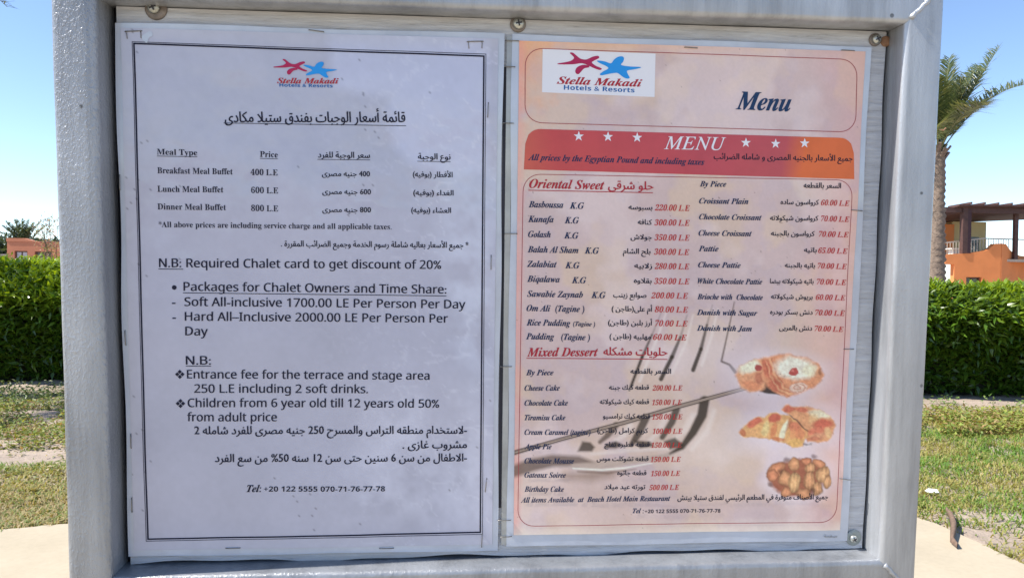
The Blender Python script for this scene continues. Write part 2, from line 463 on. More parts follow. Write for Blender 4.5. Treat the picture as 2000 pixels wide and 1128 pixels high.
def right_building():
    Y = 42.0
    r = empty('orange_villa', (31.9, Y, 0), 'orange rendered villa with roof terrace, pergola and railing behind the right hedge', 'villa')
    X0 = 31.9
    def P(x): return x - X0
    # front block, its left face square to the view, its right face turned away
    poly = [(P(28.9), 0), (P(31.86), 0), (P(31.86), 3.72)]
    sc = [(31.86, 3.80), (31.45, 3.78), (31.30, 3.62), (31.12, 3.47), (30.90, 3.38), (30.6, 3.34), (30.2, 3.22), (29.6, 3.20), (29.0, 3.16)]
    def win_wall():
        m = MB()
        zb = [(28.45, 3.10), (29.0, 3.16), (29.75, 3.20), (30.70, 3.34), (30.90, 3.38), (31.12, 3.47), (31.30, 3.62), (31.45, 3.78), (31.86, 3.80)]
        for (xa, za), (xb, zb_) in zip(zb[:-1], zb[1:]):
            if xa < 28.9: base = 2.55
            else: base = 0
            if abs(xa - 29.75) < 0.01:
                m.prism([(P(xa), 0), (P(xb), 0), (P(xb), 1.25), (P(xa), 1.25)], 0, 0.35)
                m.prism([(P(xa), 1.82), (P(xb), 1.82), (P(xb), zb_), (P(xa), za)], 0, 0.35)
            else:
                m.prism([(P(xa), base), (P(xb), base), (P(xb), zb_), (P(xa), za)], 0, 0.35)
        m.build('front_wall', ORANGE, r)
    win_wall()
    window(r, P(29.75), P(30.70), 1.25, 1.82, 0, 0.25)
    m = MB()
    # side wall running back to the right, with its curved parapet
    pr = [(0.0, 3.80), (0.55, 3.78), (0.8, 3.62), (1.1, 3.45), (1.5, 3.30), (2.4, 3.15), (7.0, 3.1)]
    for (a, za), (b, zb_) in zip(pr[:-1], pr[1:]):
        pa = Vector((0.0 + a * 0.86, a * 0.5, 0)); pb = Vector((0.0 + b * 0.86, b * 0.5, 0)); o = Vector((-0.15, 0.26, 0))
        m.add([pa, pb, pb + o, pa + o, pa + Vector((0, 0, za)), pb + Vector((0, 0, zb_)), pb + o + Vector((0, 0, zb_)), pa + o + Vector((0, 0, za))],
              [(0, 3, 2, 1), (4, 5, 6, 7), (0, 1, 5, 4), (1, 2, 6, 5), (2, 3, 7, 6), (3, 0, 4, 7)])
    m.build('side_wall', ORANGE, r)
    m = MB(); m.box(P(28.45), 0.36, 2.75, P(38), 9, 2.9); m.build('terrace_floor', simple('terrace_tiles', (0.45, 0.36, 0.28), 0.8), r)
    # rooms behind the terrace
    m = MB(); m.box(P(27.4), 4.2, 2.9, P(31.85), 7, 5.2); m.build('upper_wall', ORANGE, r)
    m = MB(); m.box(P(31.86), 4.4, 2.9, P(34.15), 7, 5.4); m.build('upper_wall', CREAM, r)
    m = MB(); m.box(P(32.75), 4.30, 2.9, P(33.6), 4.38, 4.42); m.build('door', GLASS, r)
    # pergola
    m = MB(); m.box(P(29.45), -0.06, 3.2, P(29.75), 0.24, 5.9); m.build('post', TIMBER, r)
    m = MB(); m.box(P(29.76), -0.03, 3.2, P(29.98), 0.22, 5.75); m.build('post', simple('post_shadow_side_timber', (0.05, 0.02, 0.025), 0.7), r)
    m = MB(); m.box(P(33.0), 0.4, 2.9, P(33.22), 0.6, 5.9); m.build('post', TIMBER, r)
    for bz, by in ((5.80, 0.01),):
        m = MB(); m.box(P(27.2) if by else P(29.2), by, bz - 0.24, P(36.5), by + 0.14, bz + 0.06); m.build('beam', TIMBER, r)
    m = MB(); m.bar((P(29.5), 0.1, 5.72), (P(27.0), 4.0, 5.38), 0.12, 0.34); m.build('beam', TIMBER, r)
    m = MB(); m.add([(P(29.0), -0.35, 5.90), (P(37), -0.35, 5.96), (P(39), 5.2, 5.75), (P(27.2), 5.2, 5.10), (P(27.2), 3.8, 5.12),
                     (P(29.0), -0.35, 6.0), (P(37), -0.35, 6.06), (P(39), 5.2, 5.85), (P(27.2), 5.2, 5.2), (P(27.2), 3.8, 5.25)],
                    [(4, 3, 2, 1, 0), (5, 6, 7, 8, 9), (0, 1, 6, 5), (1, 2, 7, 6), (2, 3, 8, 7), (3, 4, 9, 8), (4, 0, 5, 9)])
    m.build('pergola_roof', TIMBER, r)
    for k in range(9):
        x = 29.6 + k * 0.82
        m = MB(); m.bar((P(x), -0.55, 6.07), (P(x), 1.5, 6.02), 0.09, 0.12); m.build('rafter', TIMBER, r)
    # railing
    m = MB(); m.bar((P(28.1), 0.5, 3.74), (P(31.2), 0.6, 4.12), 0.05, 0.07); m.bar((P(31.2), 0.6, 4.12), (P(36), 1.6, 4.12), 0.05, 0.07)
    rl = m.build('railing', RAIL, r)
    for k in range(27):
        x = 28.15 + k * 0.185
        top = 3.74 + (x - 28.1) * 0.1226 if x < 31.2 else 4.12
        b = MB(); b.bar((P(x), 0.5 + max(0, x - 31.2) * 0.2, 2.9), (P(x), 0.5 + max(0, x - 31.2) * 0.2, top - 0.04), 0.028); b.build('baluster', RAIL, rl)
    m = MB(); m.box(P(29.5), 0.8, 2.9, P(30.4), 1.3, 3.46); m.box(P(29.3), 0.7, 3.461, P(30.6), 1.4, 3.53); m.build('terrace_planter', WHITE, r)
    m = MB(); m.bar((P(28.5), 0.9, 3.0), (P(28.85), 0.95, 3.75), 0.09); m.bar((P(28.85), 0.95, 3.0), (P(28.5), 0.9, 3.6), 0.09); m.build('folded_chair', WHITE, r)
    # stair and gate at the lower left
    g = empty('white_garden_wall', (28.3, 43.2, 0), 'white garden wall with small railing beside the palm trunk, behind the hedge', 'wall')
    m = MB(); m.box(-1.2, 0, 0, 0.45, 0.25, 1.95); m.box(0.451, 0, 0, 0.65, 0.3, 2.3); m.build('wall_body', WHITE, g)
    for k in range(6):
        b = MB(); b.bar((-0.95 + k * 0.25, 0.12, 1.95), (-0.95 + k * 0.25, 0.12, 2.4), 0.03); b.build('baluster', RAIL, g)
    m = MB(); m.bar((-1.1, 0.12, 2.42), (0.45, 0.12, 2.42), 0.05); m.build('handrail', WHITE, g)
right_building()

# ================================================================== PLANTS
def leaf_mat(name, c1, c2, trans=0.45, rough=0.42, attr=False):
    m, nt, b, L = nodes_of(name)
    if attr:
        a = nt.nodes.new('ShaderNodeAttribute'); a.attribute_name = 'tint'; c = a.outputs['Color']
    else:
        oi = nt.nodes.new('ShaderNodeObjectInfo')
        c = ramp(nt, oi.outputs['Random'], [(0.0, c1), (1.0, c2)])
    L.new(c, b.inputs['Base Color']); b.inputs['Roughness'].default_value = rough
    tr = nt.nodes.new('ShaderNodeBsdfTranslucent')
    g = nt.nodes.new('ShaderNodeMix'); g.data_type = 'RGBA'; g.blend_type = 'MULTIPLY'; g.inputs[0].default_value = 1
    L.new(c, g.inputs[6]); g.inputs[7].default_value = (1.5, 1.35, 0.55, 1)
    L.new(g.outputs[2], tr.inputs['Color'])
    ms = nt.nodes.new('ShaderNodeMixShader'); ms.inputs[0].default_value = trans
    L.new(b.outputs[0], ms.inputs[1]); L.new(tr.outputs[0], ms.inputs[2])
    L.new(ms.outputs[0], nt.nodes['Material Output'].inputs['Surface'])
    return m

HLEAF = leaf_mat('hedge_leaf', (0.05, 0.13, 0.012), (0.10, 0.22, 0.02), 0.38, 0.3, attr=True)
PALML = leaf_mat('palm_leaflet', (0.06, 0.09, 0.03), (0.1, 0.12, 0.05), 0.25, 0.35, attr=True)
GRASSM = leaf_mat('grass_blade', (0.1, 0.2, 0.03), (0.3, 0.3, 0.1), 0.3, 0.6, attr=True)
BARK = simple('palm_bark', (0.20, 0.15, 0.115), 0.95, 0.45, 14, bmp=0.8, bscale=40, bdist=0.02)
STEM = simple('woody_stem', (0.13, 0.095, 0.06), 0.9, 0.3, 20)

def leaves(centers, dirs, normals, L, W, tint, droop=0.15):
    """folded pointed leaves; all args arrays -> V, F, col"""
    n = len(centers)
    d = dirs / np.linalg.norm(dirs, axis=1, keepdims=True)
    s = np.cross(d, normals); s /= np.linalg.norm(s, axis=1, keepdims=True) + 1e-9
    u = np.cross(s, d)
    L = np.broadcast_to(np.asarray(L, float), (n,))[:, None]; W = np.broadcast_to(np.asarray(W, float), (n,))[:, None]
    a = centers
    m1 = centers + d * L * 0.45 + u * L * 0.03
    l1 = centers + d * L * 0.42 + s * W / 2 + u * W * 0.18
    r1 = centers + d * L * 0.42 - s * W / 2 + u * W * 0.18
    t = centers + d * L - u * L * droop
    V = np.stack([a, l1, m1, r1, t], 1).reshape(-1, 3)
    k = np.arange(n)[:, None] * 5
    F = np.concatenate([k + [0, 2, 1], k + [0, 3, 2], k + [1, 2, 4], k + [2, 3, 4]], 0)
    return V, F, np.repeat(tint, 5, 0)

def hedge():
    r = empty('clipped_hedge', (0, 10.2, 0), 'long clipped dense green leafy hedge running behind the notice board', 'hedge')
    XA, XB = -11.0, 12.5
    def base(x): return np.interp(x, [-11, -6, 6, 7.2, 12.5], [11.4, 10.55, 9.45, 9.25, 8.6]) - 10.2
    def topz(x): return np.interp(x, [-11, -5.4, 0, 6.4, 7.4, 12.5], [1.75, 1.63, 1.56, 1.465, 1.43, 1.40]) + 0.05 * (fbm(x * 1.3, x * 0 + 3, 21) - 0.5)
    depth = 1.3
    # dark woody body inside, lumpy
    nx, nz = 160, 10
    V = []; F = []
    for i in range(nx + 1):
        x = XA + 0.2 + (XB - XA - 0.4) * i / nx
        b = float(base(x)); tz = float(topz(x)) - 0.14
        ring = [(b + 0.66, 0.0), (b + 0.55, 0.35), (b + 0.30, 0.95), (b + 0.20, tz - 0.32), (b + 0.62, tz), (b + depth - 0.2, tz), (b + depth - 0.1, 0.0)]
        for y, z in ring: V.append((x, y + 0.04 * math.sin(x * 5 + z * 7), z))
    k = 7
    for i in range(nx):
        for j in range(k - 1):
            F.append((i * k + j, (i + 1) * k + j, (i + 1) * k + j + 1, i * k + j + 1))
    mesh_np('branch_mass', V, F, simple('hedge_inner_twigs', (0.022, 0.026, 0.012), 0.95, 0.5, 12, bmp=1.0, bscale=30, bdist=0.05), r)
    # leaves: front skin (leaning out at the top), top skin
    rg = np.random.default_rng(5)
    def batch(n, kind, x=None):
        x = rg.uniform(XA, XB, n) if x is None else x
        b = base(x); tz = topz(x) + 0.05 * (fbm(x * 3.1, x * 0 + 8, 23) - 0.5)
        if kind == 'front':
            q = rg.random(n) ** 0.85; z = 0.03 + q * (tz - 0.03)
            lump = (fbm(x * 2.2, z * 2.2, 31) - 0.5) * 0.34
            y = b + np.interp(z / tz, [0, 0.35, 0.6, 0.74, 0.87, 1], [0.55, 0.36, 0.12, 0.0, 0.12, 0.50]) - lump * 0.6 + rg.random(n) ** 2 * 0.22
            nrm = np.stack([-.2 + rg.normal(0, .45, n), -0.5 + rg.normal(0, .35, n), 0.95 + rg.normal(0, .4, n)], 1)
            d = np.stack([rg.normal(0, .8, n), -0.55 + rg.normal(0, .35, n), 0.25 + rg.normal(0, .5, n)], 1)
        else:
            y = b + .42 + rg.random(n) * (depth - .42); lump = (fbm(x * 2.0, y * 2.0, 33) - 0.5) * 0.16
            z = tz + lump - rg.random(n) ** 2 * 0.16
            nrm = np.stack([rg.normal(0, .4, n), rg.normal(0, .4, n), np.full(n, 1.0)], 1)
            d = np.stack([rg.normal(0, .7, n), rg.normal(-.1, .6, n), 0.45 + rg.normal(0, .35, n)], 1)
        ln = rg.uniform(0.085, 0.175, n); w = ln * rg.uniform(0.26, 0.36, n)
        g = rg.random(n)[:, None]; yl = np.clip(rg.normal(0.25, .3, n), 0, 1)[:, None]
        t = np.array([0.026, 0.07, 0.008]) * (1 - g) + np.array([0.06, 0.13, 0.013]) * g
        t = t * (1 - yl * .45) + np.array([0.17, 0.25, 0.022]) * yl * .45
        yg = np.interp(x, [-11, 2, 4.5, 6.9, 7.5, 12], [1, 1, .25, .3, .9, 1])[:, None]  # weaker sunlit tint on the stretch where the hedge catches less sun
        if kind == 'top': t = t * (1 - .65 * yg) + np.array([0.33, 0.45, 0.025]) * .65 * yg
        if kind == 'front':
            new = np.clip((z / tz - 0.56) * 4, 0, 1)[:, None] * rg.random((n, 1)) ** .6 * yg; t = t * (1 - new) + np.array([0.33, 0.45, 0.025]) * new  # new: mask for the sunlit upper leaves, imitated by a brighter yellow-green leaf colour
        return np.stack([x, y, z], 1), d, nrm, ln, w, t
    def vis(n, kind):     # the two stretches seen past the board's sides
        x = np.where(rg.random(n) < 0.45, rg.uniform(-7.6, -4.3, n), rg.uniform(5.2, 8.6, n))
        return batch(n, kind, x)
    def shoots(n):
        x0 = np.concatenate([rg.uniform(-7.6, -4.3, n // 3), rg.uniform(5.2, 8.6, n // 3), rg.uniform(XA, XB, n - 2 * (n // 3))]); m_ = 9
        y0 = base(x0) + rg.uniform(.05, depth - .1, n); z0 = topz(x0) - .05; hh = rg.uniform(.05, .17, n)
        t = np.tile(np.linspace(.2, 1, m_), n); R_ = lambda a: np.repeat(a, m_)
        a = rg.uniform(0, 6.28, n * m_); c = np.stack([R_(x0) + t * .03 * np.cos(R_(x0) * 40), R_(y0), R_(z0) + R_(hh) * t], 1)
        d = np.stack([np.cos(a), np.sin(a), .7 + .6 * t], 1); nn = np.stack([-np.cos(a) * .5, -np.sin(a) * .5, np.ones(n * m_)], 1)
        g = rg.random((n * m_, 1)); tt = np.array([.16, .27, .025]) * (1 - g) + np.array([.33, .45, .03]) * g
        return c, d, nn, rg.uniform(.05, .10, n * m_), np.full(n * m_, .024), tt
    parts = [shoots(420), batch(34000, 'front'), batch(18000, 'top'), vis(14000, 'front'), vis(7000, 'top')]
    Vs = []; Fs = []; Cs = []; o = 0
    for p in parts:
        v, f_, c = leaves(*p)
        Vs.append(v); Fs.append(f_ + o); Cs.append(c); o += len(v)
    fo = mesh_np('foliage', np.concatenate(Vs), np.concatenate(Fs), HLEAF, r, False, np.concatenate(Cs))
    tag(fo, None, None, None, 'stuff')
    # nearest leaves one can pick out: objects of their own on the front skin
    protos = []
    for k in range(6):
        c = np.zeros((1, 3)); d = np.array([[0, -1.0, 0.0]]); nn = np.array([[0, 0, 1.0]])
        g = k / 5
        t = (np.array([[0.05, 0.13, 0.014]]) * (1 - g) + np.array([[0.13, 0.24, 0.022]]) * g)
        v, f_, c2 = leaves(c, d, nn, 0.165, 0.045, t, 0.12)
        ob = mesh_np('leaf', v, f_, HLEAF, r, False, c2); protos.append(ob)
    cnt = 0
    for i in range(300):
        left = i < 150
        x = rg.uniform(-6.3, -4.9) if left else rg.uniform(5.9, 7.6)
        tz = float(topz(x)); z = rg.uniform(0.45, 0.99) * tz
        b = float(base(x)); lump = float((fbm(np.array([x * 2.2]), np.array([z * 2.2]), 31)[0] - 0.5) * 0.34)
        y = b + float(np.interp(z / tz, [0, 0.35, 0.6, 0.74, 0.87, 1], [0.55, 0.36, 0.12, 0.0, 0.12, 0.50])) - lump * 0.6 - 0.02
        ob = protos[i % 6] if i < 6 else protos[i % 6].copy()
        if i >= 6: COL.objects.link(ob); ob.parent = r
        ob.location = (x, y, z)
        ob.rotation_euler = (rg.normal(0.15, .45), rg.normal(0, .5), rg.normal(0, 1.1))
        s = rg.uniform(0.7, 1.05); ob.scale = (s, s, s)
hedge()

def frond_mesh(pts, ll, nl, seed, tintf, wl=0.028, hang=0.35, vee=0.55):
    """rachis along pts (list of Vector), leaflets both sides"""
    rg = np.random.default_rng(seed)
    P = np.array([tuple(p) for p in pts]); n = len(P)
    seg = np.linalg.norm(np.diff(P, axis=0), axis=1); s = np.concatenate([[0], np.cumsum(seg)]); s /= s[-1]
    t = np.linspace(0.14, 0.995, nl)
    pos = np.stack([np.interp(t, s, P[:, k]) for k in range(3)], 1)
    tan = np.stack([np.interp(np.clip(t + .02, 0, 1), s, P[:, k]) - np.interp(np.clip(t - .02, 0, 1), s, P[:, k]) for k in range(3)], 1)
    tan /= np.linalg.norm(tan, axis=1, keepdims=True)
    side = np.cross(tan, np.array([0, 0, 1.0])); side /= np.linalg.norm(side, axis=1, keepdims=True) + 1e-6
    up = np.cross(side, tan)
    V = []; F = []; C = []; o = 0
    prof = np.interp(t, [0.14, 0.3, 0.6, 0.9, 1.0], [0.55, 0.95, 1.0, 0.6, 0.3])
    for sg in (-1, 1):
        jit = rg.normal(0, .13, (nl, 3))
        d = tan * (0.75 + rg.normal(0, .1, (nl, 1))) + side * sg * 0.8 + up * (vee + rg.normal(0, .2, (nl, 1))) + jit
        d /= np.linalg.norm(d, axis=1, keepdims=True)
        L = ll * prof * rg.uniform(0.85, 1.1, nl); w = wl * prof ** .5
        wv = np.cross(d, up); wv /= np.linalg.norm(wv, axis=1, keepdims=True)
        a = pos; m = pos + d * L[:, None] * .5; e = pos + d * L[:, None]; e[:, 2] -= hang * L * rg.uniform(.3, 1, nl); m[:, 2] -= hang * L * .12
        v = np.stack([a - wv * w[:, None] * .3, a + wv * w[:, None] * .3, m + wv * w[:, None] * .5, m - wv * w[:, None] * .5, e], 1).reshape(-1, 3)
        k = np.arange(nl)[:, None] * 5 + o
        f_ = np.concatenate([k + [0, 1, 2], k + [0, 2, 3], k + [3, 2, 4]], 0)
        V.append(v); F.append(f_); o += len(v)
        C.append(np.repeat(tintf(rg, nl), 5, 0))
    # rachis: three-sided
    rad = np.interp(s, [0, .15, 1], [0.035, 0.02, 0.004])
    rv = []
    for i in range(n):
        tt = P[min(i + 1, n - 1)] - P[max(i - 1, 0)]; tt = tt / np.linalg.norm(tt)
        sd = np.cross(tt, [0, 0, 1.0]); sd /= np.linalg.norm(sd) + 1e-6; uu = np.cross(sd, tt)
        rv += [P[i] + sd * rad[i], P[i] + uu * rad[i], P[i] - sd * rad[i]]
    rf = []
    for i in range(n - 1):
        for k in range(3):
            a, b = i * 3 + k, i * 3 + (k + 1) % 3
            rf += [(a, b, b + 3), (a, b + 3, a + 3)]
    V.append(np.array(rv)); F.append(np.array(rf) + o); C.append(np.tile([[0.26, 0.27, 0.12]], (len(rv), 1)))
    return np.concatenate(V), np.concatenate(F), np.concatenate(C)

def arc(base, end, sag, n=14):
    """bow from base to end, lifted by sag in the middle"""
    a = Vector(base); b = Vector(end); out = []
    for i in range(n):
        t = i / (n - 1)
        p = a.lerp(b, t); p.z += sag * 4 * t * (1 - t) * (1.15 - 0.3 * t)
        out.append(p)
    return out

def green(rg, n):
    g = rg.random((n, 1)); y = (rg.random((n, 1)) < 0.25) * rg.random((n, 1))
    t = np.array([0.055, 0.085, 0.035]) * (1 - g) + np.array([0.12, 0.15, 0.06]) * g
    return t * (1 - y) + np.array([0.28, 0.27, 0.13]) * y

def palm(name_loc, label, h, r0, r1, fronds, group=None, ll=0.5, nl=70, lean=(0, 0), trunk=True, wl=0.028, seg=60):
    x, y = name_loc
    r = empty('palm_tree', (x, y, 0), label, 'palm', group)
    # trunk with the scales of old leaf bases
    n = 16; V = []; F = []; rows = seg
    rg = np.random.default_rng(int(abs(x) * 10) + 3)
    for i in range(rows + 1):
        t = i / rows; rr = r0 + (r1 - r0) * t
        for k in range(n):
            a = 2 * math.pi * (k + 0.5 * (i % 2)) / n
            q = rr * (1.0 + (0.13 if i % 2 else -0.06) + rg.normal(0, .05))
            V.append((lean[0] * t + q * math.cos(a), lean[1] * t + q * math.sin(a), h * t))
    for i in range(rows):
        for k in range(n):
            F.append((i * n + k, i * n + (k + 1) % n, (i + 1) * n + (k + 1) % n, (i + 1) * n + k))
    mesh_np('trunk', V, F, BARK, r)
    # boots under the crown
    for k in range(9):
        a = k * 2.4; mb = MB()
        p0 = Vector((lean[0] + r1 * 0.8 * math.cos(a), lean[1] + r1 * 0.8 * math.sin(a), h - 0.28 + 0.03 * k))
        p1 = p0 + Vector((0.17 * math.cos(a), 0.17 * math.sin(a), 0.24))
        mb.bar(p0, p1, 0.11, 0.05); mb.build('leaf_base', BARK, r)
    top = Vector((lean[0], lean[1], h))
    for i, (end, sag, ln) in enumerate(fronds):
        e = top + Vector(end)
        pts = arc(top + Vector((end[0] * .04, end[1] * .04, 0)), e, sag)
        v, f_, c = frond_mesh(pts, ll * ln, nl, 100 + i + int(abs(x)), green, wl)
        mesh_np('frond', v, f_, PALML, r, False, c)
    return r

def crown(n, R, seed, skip=lambda a: False):
    rg = np.random.default_rng(seed); out = []
    for i in range(n):
        a = i * 2.399 + rg.normal(0, .1); tier = i / n
        el = 1.25 - 1.55 * tier
        if skip(a % (2 * math.pi)): continue
        d = R * (0.82 + 0.25 * rg.random())
        out.append(((d * math.cos(el) * math.cos(a), d * math.cos(el) * math.sin(a), d * math.sin(el) * 0.85), 0.12 + 0.4 * (tier), 1))
    return out

# right palm: the two long fronds that show past the board's edge, the rest of the crown around them
main = [((1.50, -0.3, 2.80), 0.10, 1.0), ((3.05, 0.2, 2.0), 0.50, 0.9), ((0.62, 0.5, 2.70), 0.05, 1.0), ((1.72, 0.6, 2.45), 0.10, 1.0), ((0.35, -0.5, 1.9), 0.1, .9), ((0.8, 0.3, 1.9), 0.15, .9), ((0.95, -0.2, 2.3), 0.12, 1.0)]
rest = [f for f in crown(24, 2.8, 4) if f[0][0] < -0.35 or (f[0][2] > 2.2 and f[0][0] < 0.2)]
palm((13.30, 20.0), 'date palm with ringed trunk and upswept fronds at the right of the board', 5.15, 0.25, 0.17, main + rest, 'palms in the grounds', 0.74, 110, lean=(-0.03, 0), wl=0.036)
# small palm standing behind the terracotta house
palm((-27.9, 51.5), 'dark bushy palm showing above the roof of the terracotta house', 3.0, 0.3, 0.25,
     [((-1.9, 0, 1.1), .25, 1), ((-1.5, .3, 1.5), .2, 1), ((-1.1, 0, 1.75), .2, 1), ((-.6, .2, 1.9), .1, 1), ((-.1, 0, 1.95), .1, 1), ((.35, .1, 1.9), .1, 1), ((.7, 0, 1.7), .1, .9), ((1.1, .2, 1.9), .2, .7), ((1.5, 0, 1.6), .1, .6), ((.2, .5, 1.4), .2, 1), ((-.4, -.4, 1.4), .2, 1), ((-.9, -.3, 1.2), .2, 1), ((-2.1, .2, .75), .25, 1)],
     'palms in the grounds', 0.52, 60, wl=0.05, seg=20)
# palm outside the frame at the upper left, one drooping frond tip hangs into view
palm((-8.03, 9.6), 'tall palm off to the left with a drooping frond tip in the top left corner', 4.4, 0.24, 0.17,
     [((2.98, -0.6, 0.12), 0.85, 0.8)] + [f for f in crown(16, 2.4, 9) if f[0][0] < 1.0], 'palms in the grounds', 0.5, 80)

def flowering_tree():
    r = empty('flowering_shrub', (-9.05, 17.5, 0), 'tall thin twiggy shrub with small pinkish leaves beside the left post', 'shrub')
    rg = np.random.default_rng(8)
    mb = MB(); tips = []
    for k in range(12):
        a = rg.uniform(0, 6.28); p = Vector((0.35 + rg.normal(0, .15), rg.normal(0, .1), 0.0)); pts = [p.copy()]
        d = Vector((0.10 * math.cos(a), 0.10 * math.sin(a), 1)).normalized()
        hh = rg.uniform(1.9, 3.0)
        for s in range(10):
            d = (d + Vector(rg.normal(0, .05, 3))).normalized(); p = p + d * hh / 10; pts.append(p.copy())
            if s > 4:
                for q in range(3):
                    e = p + Vector(rg.normal(0, .10, 3)); tips.append(e); mb.tube([p, e], [0.005, 0.002], 3, False)
        mb.tube(pts, list(np.linspace(0.016, 0.003, len(pts))), 5, False)
    mb.build('stem', STEM, r)
    T = np.repeat(np.array([tuple(t) for t in tips]), 9, 0); n = len(T)
    T = T + rg.normal(0, .05, (n, 3))
    g = rg.random((n, 1)); low = (T[:, 2:3] < 2.1)
    c = np.where(g < .45, np.array([[0.42, 0.24, 0.20]]), np.where(g < .7, np.array([[0.10, 0.13, 0.045]]), np.array([[0.40, 0.38, 0.24]])))
    c = np.where(low & (rg.random((n, 1)) < .6), np.array([[0.20, 0.19, 0.05]]), c)
    v, f_, cc = leaves(T, rg.normal(0, 1, (n, 3)), rg.normal(0, 1, (n, 3)), rg.uniform(.03, .06, n), rg.uniform(.014, .028, n), c)
    o = mesh_np('foliage', v, f_, leaf_mat('shrub_leaf', (0, 0, 0), (1, 1, 1), .35, .5, True), r, False, cc); tag(o, kind='stuff')
flowering_tree()

def far_trees():
    rg = np.random.default_rng(12)
    r = empty('distant_tree_belt', (-40, 75, 0), 'dark distant tree belt low on the horizon beyond the far left outbuilding', 'trees')
    n = 9000
    x = rg.uniform(-16, 4, n); hh = 4.4 + 1.3 * (fbm(x * .5, x * 0, 5) - .4)
    z = hh * rg.random(n) ** .6; y = rg.normal(0, 1.2, n)
    g = rg.random((n, 1)); c = np.array([[0.03, 0.05, 0.03]]) * (1 - g) + np.array([[0.07, 0.09, 0.05]]) * g
    v, f_, cc = leaves(np.stack([x, y, z], 1), rg.normal(0, 1, (n, 3)), rg.normal(0, 1, (n, 3)), rg.uniform(.35, .6, n), rg.uniform(.2, .35, n), c)
    o = mesh_np('foliage', v, f_, HLEAF, r, False, cc); tag(o, kind='stuff')
    for k in range(12):
        m = MB(); m.tube([(-15 + k * 1.6, 0, 0), (-15 + k * 1.6 + rg.normal(0, .2), 0, 3)], [.15, .08], 6); m.build('trunk', STEM, r)
far_trees()

# ------------------------------------------------------------------ ground vegetation
def blades(n, region, hmin, hmax, wid, tintf, name, label, seed, flat=0.7):
    rg = np.random.default_rng(seed)
    x, y = region(rg, n)
    keep = ~on_path(x, y - 0.02)
    x = x[keep]; y = y[keep]; n = len(x)
    h = rg.uniform(hmin, hmax, n); a = rg.uniform(0, 2 * math.pi, n); ln = rg.uniform(flat * .5, flat * 1.4, n)
    z = np.clip(gheight(x, y), -0.03, 0.08) * np.clip((y - path_far(x)) * 2.5, 0.12, 1) - 0.004
    dx, dy = np.cos(a), np.sin(a)
    px_, py_ = -dy * wid / 2, dx * wid / 2
    b = np.stack([x, y, z], 1); o = np.stack([px_, py_, np.zeros(n)], 1)
    m = b + np.stack([dx * h * ln * .4, dy * h * ln * .4, h * .6], 1); t = b + np.stack([dx * h * ln, dy * h * ln, h * (1.0 - .35 * ln)], 1)
    V = np.stack([b - o, b + o, m + o * .8, m - o * .8, t], 1).reshape(-1, 3)
    k = np.arange(n)[:, None] * 5
    F = np.concatenate([k + [0, 1, 2], k + [0, 2, 3], k + [3, 2, 4]], 0)
    ob = mesh_np(name, V, F, GRASSM, None, False, np.repeat(tintf(rg, x, y), 5, 0))
    tag(ob, label, None, None, 'stuff')
    return ob

def lawn_tint(rg, x, y):
    n = len(x); q = fbm(x * .8, y * 1.3, 41) + .18 * (rg.random(n) - .5) * 1.6
    q = np.clip((q - .455) * 6, 0, 1)[:, None]; g = rg.random((n, 1))
    dry = np.array([0.38, 0.31, 0.11]) * (1 - g) + np.array([0.25, 0.26, 0.06]) * g
    grn = np.array([0.08, 0.19, 0.02]) * (1 - g) + np.array([0.16, 0.28, 0.035]) * g
    return dry * (1 - q) + grn * q
def lawn_region(x0, x1, y0, y1, thr):
    def f(rg, n):
        x = rg.uniform(x0, x1, n); y = rg.uniform(y0, y1, n)
        d = fbm(x * 1.1, y * 1.6, 77); k = d + .25 * rg.random(n) > thr
        return x[k], y[k]
    return f
lawn = blades(130000, lawn_region(2.2, 10, 2.0, 8.0, .38), .025, .075, .009, lawn_tint, 'lawn_grass', 'patchy half dry green lawn right of the board', 3, 1.2)
blades(70000, lawn_region(-6.5, 3.2, 4.7, 6.3, .62), .025, .075, .009, lawn_tint, 'verge_grass', 'dry trampled verge grass along the path left of the board', 4, 1.2)
# dense fringe on the left just behind the path
def fringe(rg, n):
    x = rg.uniform(-7.5, 3.0, n); y = path_far(x) + np.abs(rg.normal(0.35, .45, n)); return x, y
def fringe_tint(rg, x, y):
    g = rg.random((len(x), 1)); d = (rg.random((len(x), 1)) < .68)
    return np.where(d, np.array([[0.40, 0.32, 0.16]]), np.array([[0.14, 0.22, 0.05]]) * (1 - g) + np.array([[0.24, 0.30, 0.08]]) * g)
blades(80000, fringe, .02, .07, .007, fringe_tint, 'fringe_grass', 'straw and green grass fringe against the pale path on the left', 6, 1.3)

def ground_cover(n, region, size, cols, name, label, seed, hmax=.09):
    rg = np.random.default_rng(seed); x, y = region(rg, n); n = len(x)
    z = np.clip(gheight(x, y), -.03, .08) + rg.random(n) ** 1.5 * hmax
    nrm = np.stack([rg.normal(0, .5, n), rg.normal(0, .5, n), np.ones(n)], 1); d = np.stack([rg.normal(0, 1, n), rg.normal(0, 1, n), rg.normal(.2, .3, n)], 1)
    ci = rg.integers(0, len(cols), n); t = np.array(cols)[ci] * rg.uniform(.7, 1.25, (n, 1))
    v, f_, c = leaves(np.stack([x, y, z], 1), d, nrm, rg.uniform(size * .6, size * 1.3, n), rg.uniform(size * .3, size * .6, n), t)
    ob = mesh_np(name, v, f_, GRASSM, None, False, c); tag(ob, label, None, None, 'stuff')
def clump(x0, x1, y0, y1, thr, seed):
    def f(rg, n):
        x = rg.uniform(x0, x1, n); y = rg.uniform(y0, y1, n); k = fbm(x * 1.7, y * 2.2, seed) + .12 * rg.random(n) > thr
        return x[k], y[k]
    return f
